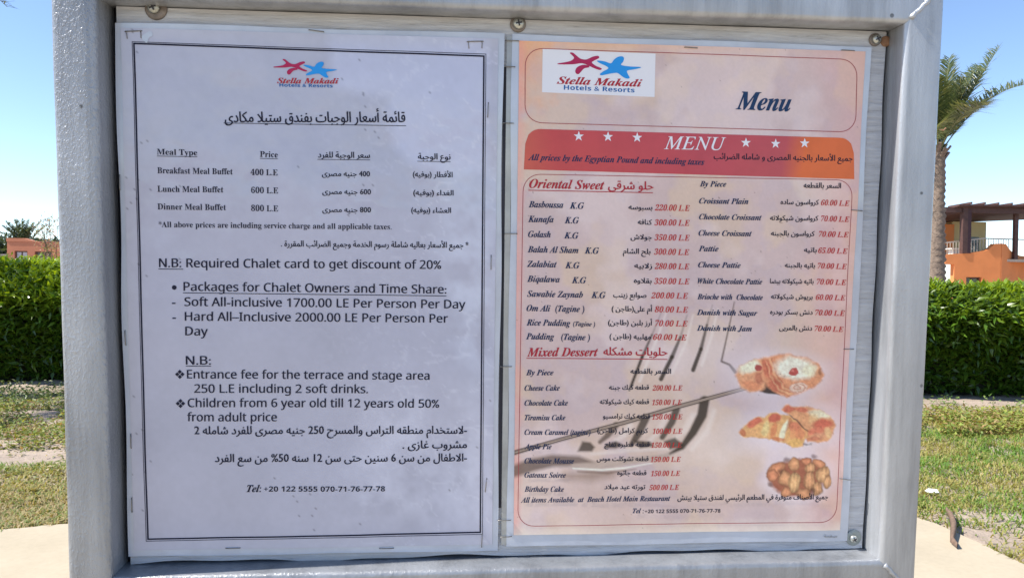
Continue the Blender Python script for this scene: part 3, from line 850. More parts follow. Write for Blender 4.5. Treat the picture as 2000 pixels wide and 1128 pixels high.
ground_cover(66000, clump(-8, 3.2, 6.9, 9.1, .44, 51), .045, [(0.20, 0.25, 0.05), (0.28, 0.30, 0.06), (0.13, 0.19, 0.04), (0.30, 0.20, 0.10)], 'ground_cover_plants', 'yellow green creeping plants on the soil left of the board', 31)
ground_cover(24000, clump(-8, 3.2, 8.7, 10.3, .44, 52), .05, [(0.16, 0.22, 0.06), (0.30, 0.33, 0.20), (0.10, 0.16, 0.04)], 'pale_weeds', 'pale leafy weeds growing along the foot of the left hedge', 32, .16)
ground_cover(22000, clump(-7, 3, 5.6, 7.3, .55, 53), .04, [(0.22, 0.25, 0.08), (0.33, 0.28, 0.16)], 'soil_tufts', 'small flattened tufts on the bare sandy soil left of the board', 33, .05)
ground_cover(40000, clump(3.2, 10.5, 7.1, 8.35, .42, 54), .05, [(0.26, 0.30, 0.05), (0.18, 0.25, 0.05), (0.33, 0.30, 0.09), (0.30, 0.20, 0.08)], 'yellow_weeds', 'bushy yellow green weed strip before the right hedge', 34, .12)
ground_cover(3000, clump(4.5, 10, 8.75, 9.15, .48, 55), .05, [(0.12, 0.22, 0.05), (0.2, 0.28, 0.08)], 'hedge_foot_weeds', 'sparse small green weeds at the foot of the right hedge', 35, .10)

# dry bark strip and a white scrap lying on the lawn's edge
def bark_strip():
    pts = [(3.25, 4.74), (3.19, 4.60), (3.09, 4.43), (2.99, 4.29), (2.90, 4.17), (2.87, 4.08)]
    wd = [0.006, 0.020, 0.027, 0.024, 0.015, 0.003]
    V = []; F = []
    for (x, y), w in zip(pts, wd):
        z = 0.036 + w * .3
        V += [(x - w, y - w * .3, z), (x - w * .3, y, z + .022), (x + w * .6, y + w * .2, z + .030), (x + w, y + w * .3, z + .012), (x, y, z - .006)]
    for i in range(len(pts) - 1):
        for k in range(5):
            a, b = i * 5 + k, i * 5 + (k + 1) % 5
            F.append((a, b, b + 5, a + 5))
    o = mesh_np('dry_palm_sheath', V, F, simple('dry_brown_bark', (0.17, 0.11, 0.075), .85, .4, 30, bmp=.6, bscale=80, bdist=.004))
    tag(o, 'curled dry brown palm sheath lying across the path edge at lower right', 'dead leaf')
bark_strip()
m = MB(); m.add([(3.38, 5.12, .05), (3.45, 5.11, .052), (3.47, 5.16, .062), (3.42, 5.19, .06), (3.375, 5.16, .052), (3.425, 5.145, .07)], [(0, 1, 5), (1, 2, 5), (2, 3, 5), (3, 4, 5), (4, 0, 5)])
tag(m.build('paper_scrap', simple('white_scrap_paper', (.78, .78, .76), .8, .05)), 'small crumpled white scrap lying on the lawn at right', 'litter')
m = MB()
m.tube([(3.75, 3.95, .05), (3.85, 4.0, .058), (3.93, 3.97, .05)], [.006, .009, .004], 6); m.tube([(3.85, 4.0, .055), (3.86, 4.06, .05)], [.005, .002], 5)
tag(m.build('twig', STEM), 'tiny brown twig lying on the lawn edge near the lower right corner', 'twig')

# ================================================================== THE NOTICE BOARD
HB = 1680.0     # from the board's reference corner down to the ground, mm
board = empty('notice_board', bpos(0, 0) - BZ * (HB * MMU), 'silver painted steel framed outdoor notice board holding two laminated sheets', 'notice board', None, BROT)
def bl(x, y, z):       # mm in board coordinates -> metres under the root
    return (x * MMU, y * MMU, (z + HB) * MMU)

def rail(name, a, b, inner, outer, horizontal, mat):
    """mitred tube with rounded edges. runs along one axis; a,b the inner corner coords, outer offset"""
    # cross-section in (u, y): u from 0 (inner) to 24 (outer), y from -16 (front) to 9
    w, y0, y1, r = 24.0, -16.0, 9.0, 3.2
    sec = []
    for cx_, cy_, a0 in ((r, y0 + r, 180), (w - r, y0 + r, 270), (w - r, y1 - r, 0), (r, y1 - r, 90)):
        for k in range(6):
            t = math.radians(a0 + 90 * k / 5)
            sec.append((cx_ + r * math.cos(t), cy_ + r * math.sin(t)))
    # first corner block runs from inner face to front face
    V = []; F = []; n = len(sec); K = 60
    for i in range(K + 1):
        t = i / K
        for u, y in sec:
            lo = a - u; hi = b + u
            s = lo + (hi - lo) * t
            wob = 0.25 * math.sin(s * 0.021 + u) + 0.15 * math.sin(s * 0.09)
            if horizontal: V.append(bl(s, y + wob * .3, inner + outer * u + wob * .5))
            else: V.append(bl(inner + outer * u + wob * .5, y + wob * .3, s))
    for i in range(K):
        for k in range(n):
            F.append((i * n + k, i * n + (k + 1) % n, (i + 1) * n + (k + 1) % n, (i + 1) * n + k))
    o = mesh_np(name, V, F, mat, board, True)
    bm = bmesh.new(); bm.from_mesh(o.data); bmesh.ops.recalc_face_normals(bm, faces=bm.faces); bm.to_mesh(o.data); bm.free()
    return o
IX0, IX1, IZ0, IZ1 = -13.0, 446.5, -304.5, 21.0     # inner opening
rail('top_rail', IX0, IX1, IZ1, 1, True, SILVER)
rail('bottom_rail', IX0, IX1, IZ0, -1, True, DIMMED)
rail('side_rail', IZ0, IZ1, IX0, -1, False, LUMPY_DIM)
rail('side_rail', IZ0, IZ1, IX1, 1, False, SILVER)
# weld beads along the mitres
rg = np.random.default_rng(3)
for (x0, z0, dx, dz) in ((IX0 - 3, IZ1 + 3, -1, 1), (IX1 + 3, IZ1 + 3, 1, 1), (IX0 - 3, IZ0 - 3, -1, -1), (IX1 + 3, IZ0 - 3, 1, -1)):
    mb = MB(); n = 13
    pts = [bl(x0 + dx * 19 * k / n + rg.normal(0, .25), -15.7 - .2 * math.sin(k * 2.0), z0 + dz * 19 * k / n + rg.normal(0, .25)) for k in range(n + 1)]
    mb.tube(pts, [(1.3 + .5 * rg.random()) * MMU for _ in pts], 8)
    mb.build('weld_bead', WELD, board, True)
mb = MB(); pts = [bl(IX0 - 2.2 + rg.normal(0, .4), -13.5 - k * .25, IZ0 + 2.0 - k * .8) for k in range(8)]
mb.tube(pts, [(1.3 + .5 * rg.random()) * MMU for _ in pts], 8); mb.build('weld_bead', WELD, board, True)
# legs
for x in (-25, 458.5):
    mb = MB(); mb.box(*bl(x - 11.5, -14, -1680 - 60), *bl(x + 11.5, 7, IZ0 - 24.5)); mb.build('leg', SILVER, board, bevel=0.0025)
# backing panel and its back batten
PX0, PX1, PZ0, PZ1 = -9.5, 444.9, -303.6, 20.6
def panel():
    nx, nz = 90, 60; V = []; F = []
    for i in range(nx + 1):
        for j in range(nz + 1):
            x = PX0 + (PX1 - PX0) * i / nx; z = PZ0 + (PZ1 - PZ0) * j / nz
            e = 0
            if j in (0,): z += 0.9 * math.sin(x * .043) + .5 * math.sin(x * .11)
            if i in (nx,): x += .35 * math.sin(z * .09)
            V.append(bl(x, 1.6 + .15 * math.sin(x * .03) * math.cos(z * .04), z))
    for i in range(nx):
        for j in range(nz):
            a = i * (nz + 1) + j
            F.append((a, a + nz + 1, a + nz + 2, a + 1))
    n0 = len(V); V += [bl(PX0, 8, PZ0), bl(PX1, 8, PZ0), bl(PX1, 8, PZ1), bl(PX0, 8, PZ1)]
    me = bpy.data.meshes.new('backing_panel')
    me.from_pydata(V, [], F + [(n0, n0 + 3, n0 + 2, n0 + 1)]); o = link('backing_panel', me, PLY, board)
    for p in me.polygons: p.use_smooth = True
    m = MB(); m.box(*bl(IX0 - 9, 9.3, IZ0 - 9), *bl(IX1 + 9, 10.2, IZ1 + 9)); m.build('rear_shade_sheet', DARK, board)  # near-black so it stands for the shade in the gap round the panel
panel()
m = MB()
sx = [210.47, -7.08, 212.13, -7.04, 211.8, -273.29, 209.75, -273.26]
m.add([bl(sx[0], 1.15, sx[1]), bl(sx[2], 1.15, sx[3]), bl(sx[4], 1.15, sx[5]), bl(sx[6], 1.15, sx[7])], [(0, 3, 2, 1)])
m.build('gap_shadow_strip', DARK, board)  # dark strip painted in for the shadowed gap between the two sheets

def screw(x, z, r, wr, wmat, wdx=0, wdz=0, y=1.4, tilt=0):
    mb = MB(); n = 22
    prof = [(r, 0), (r, -.6), (r * .93, -1.3), (r * .72, -2.0), (r * .4, -2.35)]
    mb.lathe([(a * MMU, b * MMU) for a, b in prof], bl(x, y - 1.0, z), n)
    s = mb.build('screw', ZINC, board, True)
    cr_ = MB(); a = tilt
    for q in (0, math.pi / 2):
        c, t = math.cos(a + q), math.sin(a + q); l = r * .55; w = r * .14
        P = [(x + c * l - t * w, z + t * l + c * w), (x - c * l - t * w, z - t * l + c * w), (x - c * l + t * w, z - t * l - c * w), (x + c * l + t * w, z + t * l - c * w)]
        yy = y - 1.0 - 2.42 - (0.03 if q else 0)
        cr_.add([bl(px_, yy, pz_) for px_, pz_ in P], [(0, 1, 2, 3)])
    cr_.build('cross_recess', DARK, s)
    w = MB(); w.lathe([(wr * MMU, 0), (wr * MMU, -.5 * MMU), (wr * .92 * MMU, -.9 * MMU), (r * .9 * MMU, -1.0 * MMU)], bl(x + wdx, y, z + wdz), 24)
    w.build('washer', wmat, s, True)
screw(11.59, 20.19, 3.6, 6.2, WASH, .9, -.4, tilt=.4)
screw(219.1, 17.96, 3.4, 4.7, WASH, -.3, -.2, tilt=.2)
screw(438.14, 15.42, 2.9, 3.9, WASH, -.3, 0, tilt=.5)
screw(437.7, -296.89, 2.5, 5.2, GWASH, .5, .3, tilt=.6)
m = MB(); m.lathe([(3.3 * MMU, 0), (3.1 * MMU, -.8 * MMU), (1.4 * MMU, -.9 * MMU)], bl(*(lambda x, z: (x, 1.4, z))(444.68, 14.7)), 16)
m.build('rusty_washer', RUST, board, True)
m = MB(); m.tube([bl(*(lambda x, z: (x, -16.2, z))(470.47, -40.35)), bl(*(lambda x, z: (x, -17.0, z))(472.49, -40.93)), bl(*(lambda x, z: (x, -16.4, z))(474.39, -39.32))], [.3 * MMU, .6 * MMU, .35 * MMU], 6)
m.build('rust_chip', RUST, board)

# ================================================================== LETTERING
def amap(s, U, Lo, D=None):
    r = ''
    for ch in s:
        if 'A' <= ch <= 'Z': r += chr(U + ord(ch) - 65)
        elif 'a' <= ch <= 'z': r += chr(Lo + ord(ch) - 97)
        elif '0' <= ch <= '9' and D: r += chr(D + ord(ch) - 48)
        else: r += ch
    return r
# joined forms: isolated, final, initial, medial
AR = {'\u0627': 'FE8D FE8E', '\u0623': 'FE83 FE84', '\u0625': 'FE87 FE88', '\u0622': 'FE81 FE82', '\u0628': 'FE8F FE90 FE91 FE92', '\u0629': 'FE93 FE94',
      '\u062a': 'FE95 FE96 FE97 FE98', '\u062b': 'FE99 FE9A FE9B FE9C', '\u062c': 'FE9D FE9E FE9F FEA0', '\u062d': 'FEA1 FEA2 FEA3 FEA4',
      '\u062e': 'FEA5 FEA6 FEA7 FEA8', '\u062f': 'FEA9 FEAA', '\u0630': 'FEAB FEAC', '\u0631': 'FEAD FEAE', '\u0632': 'FEAF FEB0',
      '\u0633': 'FEB1 FEB2 FEB3 FEB4', '\u0634': 'FEB5 FEB6 FEB7 FEB8', '\u0635': 'FEB9 FEBA FEBB FEBC', '\u0636': 'FEBD FEBE FEBF FEC0',
      '\u0637': 'FEC1 FEC2 FEC3 FEC4', '\u0638': 'FEC5 FEC6 FEC7 FEC8', '\u0639': 'FEC9 FECA FECB FECC', '\u063a': 'FECD FECE FECF FED0',
      '\u0641': 'FED1 FED2 FED3 FED4', '\u0642': 'FED5 FED6 FED7 FED8', '\u0643': 'FED9 FEDA FEDB FEDC', '\u0644': 'FEDD FEDE FEDF FEE0',
      '\u0645': 'FEE1 FEE2 FEE3 FEE4', '\u0646': 'FEE5 FEE6 FEE7 FEE8', '\u0647': 'FEE9 FEEA FEEB FEEC', '\u0648': 'FEED FEEE',
      '\u0649': 'FEEF FEF0', '\u064a': 'FEF1 FEF2 FEF3 FEF4', '\u0626': 'FE89 FE8A FE8B FE8C', '\u0621': 'FE80', '\u0624': 'FE85 FE86'}
AR = {k: [chr(int(c, 16)) for c in v.split()] for k, v in AR.items()}
LA = {'\u0627': ('\ufefb', '\ufefc'), '\u0623': ('\ufef7', '\ufef8'), '\u0625': ('\ufef9', '\ufefa')}
def shape_word(w):
    out = []; i = 0; joined = False
    while i < len(w):
        ch = w[i]
        if ch not in AR: out.append({'(': ')', ')': '('}.get(ch, ch)); joined = False; i += 1; continue
        if ch == '\u0644' and i + 1 < len(w) and w[i + 1] in LA:
            out.append(LA[w[i + 1]][1 if joined else 0]); joined = False; i += 2; continue
        F = AR[ch]; nxt = len(F) == 4 and i + 1 < len(w) and w[i + 1] in AR and len(AR[w[i + 1]]) > 1
        if joined: out.append(F[3] if nxt else F[1])
        else: out.append(F[2] if nxt else F[0])
        joined = nxt; i += 1
    return ''.join(reversed(out))
def shape(s):
    ws = []
    for w in s.split(' '):
        ws.append(w if w and w[0] in '0123456789%' else shape_word(w))
    return ' '.join(reversed(ws))

STY = {  # style: (mapper, extra weight in em, shear)
    'sans': (lambda s: amap(s, 0x1D5A0, 0x1D5BA, 0x1D7E2), 0.036, 0),
    'sansb': (lambda s: amap(s, 0x1D5D4, 0x1D5EE, 0x1D7EC), 0.0, 0),
    'serif': (lambda s: amap(s, 0x1D400, 0x1D41A, 0x1D7CE), 0, 0),
    'price': (lambda s: amap(s, 0x1D400, 0x1D41A, 0x1D7CE), 0, 0.22),
    'ital': (lambda s: amap(s, 0x1D434, 0x1D44E, 0x1D7CE), 0.01, 0.05),
    'hand': (lambda s: amap(s, 0x1D468, 0x1D482, 0x1D7CE), 0.026, 0.08),
    'handb': (lambda s: amap(s, 0x1D468, 0x1D482, 0x1D7CE), 0.03, 0.12),
    'arab': (shape, 0.05, 0),
}
THIN = {'serif': -0.006, 'price': -0.006}
from mathutils.geometry import delaunay_2d_cdt
TYPE = bpy.data.scenes.new('typesetting')      # an empty side scene where the strings are outlined; removed at the end
def raw_text(s, off, shear, res):
    """outline the string with the built-in font, then fill it by winding number; returns V (n,2), F (m,3)"""
    c = bpy.data.curves.new('printed_text', 'FONT'); c.body = s; c.size = 1; c.offset = off; c.shear = shear
    o = bpy.data.objects.new('printed_text', c); TYPE.collection.objects.link(o)
    with bpy.context.temp_override(scene=TYPE, view_layer=TYPE.view_layers[0]):
        dg = bpy.context.evaluated_depsgraph_get()
    cu = o.evaluated_get(dg).to_curve(dg)
    loops = []
    for sp in cu.splines:
        bp = sp.bezier_points; n = len(bp); pts = []
        for i in range(n):
            a, b = bp[i], bp[(i + 1) % n]
            p0, h0, h1, p1 = a.co, a.handle_right, b.handle_left, b.co
            d = (p1 - p0)
            straight = abs(d.cross(h0 - p0).length) + abs(d.cross(p1 - h1).length) < 1e-5
            for k in range(1 if straight else res):
                t = k / res
                q = p0 * (1 - t) ** 3 + h0 * 3 * t * (1 - t) ** 2 + h1 * 3 * t * t * (1 - t) + p1 * t ** 3
                pts.append((q.x, q.y))
        if len(pts) > 2: loops.append(np.array(pts))
    o.evaluated_get(dg).to_curve_clear()
    bpy.data.objects.remove(o); bpy.data.curves.remove(c)
    loops.sort(key=lambda l: l[:, 0].min())
    groups = []; hi = -1e9
    for l in loops:
        if l[:, 0].min() < hi: groups[-1].append(l)
        else: groups.append([l])
        hi = max(hi, l[:, 0].max())
    V = []; F = []
    for g in groups:
        P = [Vector((float(x), float(y))) for l in g for x, y in l]; E = []; k = 0
        for l in g:
            m_ = len(l); E += [(k + i, k + (i + 1) % m_) for i in range(m_)]; k += m_
        v, e, f, *_ = delaunay_2d_cdt(P, E, [], 0, 1e-6)
        if not f: continue
        v = np.array([(q.x, q.y) for q in v]); f = np.array([t for t in f if len(t) == 3])
        cen = v[f].mean(1); wn_ = np.zeros(len(cen), int)
        for l in g:
            a = l; b = np.roll(l, -1, 0)
            cy = cen[:, 1][:, None]; cx = cen[:, 0][:, None]
            cr_ = (b[:, 0] - a[:, 0]) * (cy - a[:, 1]) - (cx - a[:, 0]) * (b[:, 1] - a[:, 1])
            wn_ += ((a[:, 1] <= cy) & (b[:, 1] > cy) & (cr_ > 0)).sum(1) - ((a[:, 1] > cy) & (b[:, 1] <= cy) & (cr_ < 0)).sum(1)
        f = f[wn_ != 0]
        F.append(f + sum(len(q) for q in V)); V.append(v)
    return np.concatenate(V), np.concatenate(F)
CAPH = {}
def wave(x, z):
    """how the laminated sheets stand off the board (mm, towards the viewer)"""
    return -(0.35 + 0.35 * np.sin(x * .041 + .6) * np.cos(z * .033) + .22 * np.sin(z * .071 + x * .017) + .12 * np.sin(x * .13 + z * .05))

class Sheet:
    def __init__(s, name, label, cat, x, z):
        s.x, s.z = x, z
        s.root = empty(name, bpos(x, z), label, cat, None, BROT)
    def loc(s, V):     # (n,3) board mm x,y,z (+wave) -> local metres
        V = np.array(V, float)
        V[:, 1] += wave(V[:, 0], V[:, 2]); V[:, 0] -= s.x; V[:, 2] -= s.z
        return V * MMU
    def text(s, style, body, x0, z0, x1, z1, cap, col, y=-.22):
        mp_, off, sh = STY[style]
        th = THIN.get(style, 0)
        if style not in CAPH:
            CAPH[style] = raw_text('\ufe8e' if style == 'arab' else mp_('H'), th, 0, 3)[0][:, 1].max()
        V, F = raw_text(mp_(body), th, sh, 4 if cap > 6 else 2)
        if off:      # heavier stroke: a second impression shifted a hair
            V2 = V + [off, off * .25]; F = np.concatenate([F, F + len(V)]); V = np.concatenate([V, V2])
        n = len(V); lay = np.zeros(n)
        if off: lay[n // 2:] = -.025
        xa, xb = V[:, 0].min(), V[:, 0].max()
        u = (V[:, 0] - xa) / (xb - xa); v = V[:, 1] / CAPH[style] * cap
        L = math.hypot(x1 - x0, z1 - z0); cx_, cz_ = (x1 - x0) / L, (z1 - z0) / L
        P = np.stack([x0 + cx_ * u * L - cz_ * v, y + lay, z0 + cz_ * u * L + cx_ * v], 1)
        o = mesh_np('printed_text', s.loc(P), F, INK[col], s.root)
        return o
    def strip(s, name, pts, w, col, y=-.18, closed=False, sub=3.0):
        """flat line through pts (board mm)"""
        P = [Vector((a, b)) for a, b in pts]
        if closed: P.append(P[0])
        Q = []
        for a, b in zip(P[:-1], P[1:]):
            k = max(1, int((b - a).length / sub))
            for i in range(k): Q.append(a.lerp(b, i / k))
        if not closed: Q.append(P[-1])
        n = len(Q); V = []
        for i in range(n):
            a = Q[(i - 1) % n] if closed or i else Q[i]; b = Q[(i + 1) % n] if closed or i < n - 1 else Q[i]
            d = (b - a).normalized(); t = Vector((-d.y, d.x))
            if closed:
                d1 = (Q[i] - a).normalized(); d2 = (b - Q[i]).normalized(); c = max(.5, math.cos(d1.angle(d2, 0) / 2)); t = t / c
            for sg in (-.5, .5): p = Q[i] + t * w * sg; V.append((p.x, y, p.y))
        F = [(2 * i, 2 * i + 1, (2 * i + 3) % (2 * n), (2 * i + 2) % (2 * n)) for i in range(n if closed else n - 1)]
        return mesh_np(name, s.loc(V), F, col if not isinstance(col, str) else INK[col], s.root)
    def grid(s, name, quad, y, mat, step=2.5, paint=None, wob=0.0):
        """sheet between 4 corners TL,TR,BR,BL (board mm)"""
        A, B, C, D = [np.array(q, float) for q in quad]
        nx = int(np.linalg.norm(B - A) / step); nz = int(np.linalg.norm(D - A) / step)
        u, v = np.meshgrid(np.linspace(0, 1, nx + 1), np.linspace(0, 1, nz + 1), indexing='ij')
        P = (A[None, None] * ((1 - u) * (1 - v))[..., None] + B * (u * (1 - v))[..., None] + C * (u * v)[..., None] + D * ((1 - u) * v)[..., None])
        if wob:
            e0 = np.where(u == 0, 1, 0); e1 = np.where(u == 1, 1, 0); e2 = np.where(v == 0, 1, 0); e3 = np.where(v == 1, 1, 0)
            P[..., 0] += wob * (np.sin(P[..., 1] * .05) * e0 + np.sin(P[..., 1] * .043 + 1) * e1); P[..., 1] += wob * .6 * (np.sin(P[..., 0] * .04) * e2 + np.sin(P[..., 0] * .05 + 2) * e3)
        X, Z = P[..., 0].ravel(), P[..., 1].ravel()
        V = np.stack([X, np.full(len(X), y), Z], 1)
        idx = np.arange(len(X)).reshape(nx + 1, nz + 1)
        F = np.stack([idx[:-1, :-1], idx[:-1, 1:], idx[1:, 1:], idx[1:, :-1]], -1).reshape(-1, 4)
        return mesh_np(name, s.loc(V), F, mat, s.root, True, paint(X, Z) if paint else None)
    def shape(s, name, pts, col, y=-.2, smooth=True, sub=6):
        n = len(pts); Q = []
        if smooth:
            for i in range(n):
                a, b, c, d = [np.array(pts[(i + k) % n], float) for k in (-1, 0, 1, 2)]
                for k in range(sub):
                    t = k / sub
                    Q.append(0.5 * ((2 * b) + (c - a) * t + (2 * a - 5 * b + 4 * c - d) * t * t + (3 * b - a - 3 * c + d) * t ** 3))
        else: Q = [np.array(p, float) for p in pts]
        V = s.loc([(q[0], y, q[1]) for q in Q])
        me = bpy.data.meshes.new(name); me.from_pydata([tuple(v) for v in V], [], [tuple(range(len(Q)))])
        bm = bmesh.new(); bm.from_mesh(me); bmesh.ops.triangulate(bm, faces=bm.faces); bm.to_mesh(me); bm.free()
        return link(name, me, col if not isinstance(col, str) else INK[col], s.root)
    def staple(s, x, z, ang=0, ln=10.0, mat=None, lift=0.5, legs=0):
        c, t = math.cos(math.radians(ang)), math.sin(math.radians(ang))
        mb = MB(); h = ln / 2
        wv = float(wave(x, z))
        def q(u, y, w=0): return ((x + c * u - t * w - s.x) * MMU, (y + wv) * MMU, (z + t * u + c * w - s.z) * MMU)
        mb.tube([q(-h, .1), q(-h * .97, -lift), q(-h * .4, -lift - .15), q(h * .4, -lift - .1), q(h * .97, -lift), q(h, .1)], .27 * MMU, 6)
        if legs:
            mb.tube([q(-h * .85, -lift), q(-h * .8, -.3, -legs)], .22 * MMU, 5); mb.tube([q(h * .85, -lift), q(h * .8, -.3, -legs)], .22 * MMU, 5)
        mb.build('staple', mat or STAPLE, s.root, True)

RED_STAR = [242.78, -4.41, 246.74, -3.7, 250.4, -2.71, 252.21, -0.87, 249.71, 1.74, 251.54, 1.94, 253.72, 0.36, 256.2, -1.35, 259.58, -1.7, 263.54, 0.05, 266.6, 0.58, 267.24, -0.59, 264.2, -2.32, 262.99, -3.4, 265.18, -5.13, 268.9, -6.67, 267.69, -7.6, 263.97, -6.51, 260.56, -5.11, 256.86, -4.02, 251.35, -4.77, 243.4, -4.99]
RED_LEG = [261.18, -5.39, 258.41, -4.87, 255.66, -5.54, 253.84, -6.78, 253.1, -8.59, 253.59, -10.07, 255.13, -10.33, 256.64, -8.8, 258.45, -6.96, 261.2, -6.28]
BLUE_STAR = [266.04, -2.27, 270.36, -2.45, 274.39, -3.53, 276.2, -1.39, 278.63, 0.33, 281.1, 0.7, 282.2, -0.32, 281.78, -2.43, 280.59, -4.26, 284.94, -5.03, 292.08, -5.29, 291.78, -5.9, 288.39, -6.74, 284.37, -7.6, 284.73, -9.54, 285.86, -11.61, 284.48, -12.25, 281.98, -11.41, 278.84, -9.25, 276.67, -9.16, 273.59, -9.69, 268.98, -10.71, 268.04, -9.99, 269.86, -8.44, 272.91, -6.56, 271.34, -5.11, 267.92, -3.71]
RED_STAR, RED_LEG, BLUE_STAR = pairs(RED_STAR), pairs(RED_LEG), pairs(BLUE_STAR)
def logo(sh, f):
    sh.shape('red_starfish', [f(p) for p in RED_STAR], 'c', -.24)
    sh.shape('red_starfish_leg', [f(p) for p in RED_LEG], 'c', -.26)
    sh.shape('blue_starfish', [f(p) for p in BLUE_STAR], 'b', -.30)

# ---------------------------------------------------------------- left sheet: meal price list
S1 = Sheet('meal_price_sheet', 'white laminated price list with black double border stapled on the left half', 'notice', 98.09, -299.3)
S1.grid('laminate_film', [(-9.89, 11.15), (210.42, 11.81), (209.53, -299.77), (-9.66, -299.16)], .35, FILM, 3, wob=.5)
def D(r, g, b):      # printed colour as it shows under the film
    a = lin(r, g, b); return np.array([min(a[0] * 1.24, .9), min(a[1] * 1.18, .9), min(a[2] * 1.13, .9)])
def seg(X, Z, a, b, w0, w1):
    """distance to a tapered stroke"""
    ax, az = a; bx, bz = b; dx, dz = bx - ax, bz - az; L2 = dx * dx + dz * dz
    t = np.clip(((X - ax) * dx + (Z - az) * dz) / L2, 0, 1)
    d = np.hypot(X - ax - t * dx, Z - az - t * dz); w = w0 + (w1 - w0) * t
    return d, w, t
def soft(d, w, s): return np.clip((w - d) / s + .5, 0, 1)
def over(C, a, col):
    a = np.asarray(a)[:, None]; return C * (1 - a) + np.asarray(col, float).reshape(-1, 3) * a
def poly(X, Z, pts, s=.8):
    """soft coverage of a polygon"""
    ins = np.zeros(len(X), bool); dm = np.full(len(X), 1e9)
    for (x0, z0), (x1, z1) in zip(pts, pts[1:] + pts[:1]):
        c = (z0 > Z) != (z1 > Z)
        ins ^= c & (X < (x1 - x0) * (Z - z0) / ((z1 - z0) or 1e-9) + x0)
        dm = np.minimum(dm, seg(X, Z, (x0, z0), (x1, z1), 1, 1)[0])
    return np.clip(np.where(ins, dm, -dm) / s + .5, 0, 1)
def stroke(C, X, Z, pts, ws, s, col, al=1.0):
    """one soft stroke through pts with a half width at each"""
    m = np.zeros(len(X))
    for (a, b, w0, w1) in zip(pts[:-1], pts[1:], ws[:-1], ws[1:]):
        d, w, t = seg(X, Z, a, b, w0, w1); m = np.maximum(m, soft(d, w, s))
    return over(C, m * al, col)
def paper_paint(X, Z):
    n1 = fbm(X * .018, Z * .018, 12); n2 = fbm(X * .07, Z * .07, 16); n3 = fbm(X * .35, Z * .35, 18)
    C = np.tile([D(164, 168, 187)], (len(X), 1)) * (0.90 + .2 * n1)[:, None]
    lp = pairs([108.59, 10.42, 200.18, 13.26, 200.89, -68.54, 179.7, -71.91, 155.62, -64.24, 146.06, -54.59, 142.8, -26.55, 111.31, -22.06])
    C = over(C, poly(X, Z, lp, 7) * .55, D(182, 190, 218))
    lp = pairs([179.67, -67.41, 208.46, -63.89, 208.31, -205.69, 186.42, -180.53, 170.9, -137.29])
    C = over(C, poly(X, Z, lp, 22) * np.clip(n2 * 2.6 - .8, 0, 1) * .8, D(186, 194, 214))  # whitish wisps painted for sky reflections in the wavy film
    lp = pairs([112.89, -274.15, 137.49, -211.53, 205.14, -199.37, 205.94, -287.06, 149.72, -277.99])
    C = over(C, poly(X, Z, lp, 26) * np.clip(n2 * 2.4 - .75, 0, 1) * .75, D(190, 195, 214))  # lower patch of the same painted reflection wisps
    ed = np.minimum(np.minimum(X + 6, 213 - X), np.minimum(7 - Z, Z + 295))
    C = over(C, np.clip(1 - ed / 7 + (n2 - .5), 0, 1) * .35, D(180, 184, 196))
    wr = np.abs(fbm(X * .05 + 3 * n1, Z * .05, 19) - .5)            # creases of the film, their sheen painted as pale lines
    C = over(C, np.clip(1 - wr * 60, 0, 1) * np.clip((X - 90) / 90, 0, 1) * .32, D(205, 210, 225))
    sp = (vnoise(X * .9, Z * .9, 61) > .972) & (vnoise(X * .06, Z * .06, 62) > .45)
    C = over(C, sp * .55, D(60, 60, 70))
    return C * (.96 + .08 * n3)[:, None]
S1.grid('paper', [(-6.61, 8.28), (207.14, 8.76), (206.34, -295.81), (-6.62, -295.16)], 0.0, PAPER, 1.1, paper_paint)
def rect_lines(sh, pts, w, col, y=-.18): sh.strip('border_line', pts, w, col, y, True)
bt = pairs([0.6, -0.3, 198.81, -1.64, 199.02, -287.9, 1.48, -288.44])
rect_lines(S1, bt, .9, 'k')
rect_lines(S1, pairs([-0.36, 0.66, 200.0, -0.43, 200.29, -289.21, 0.42, -289.67]), .32, 'k')
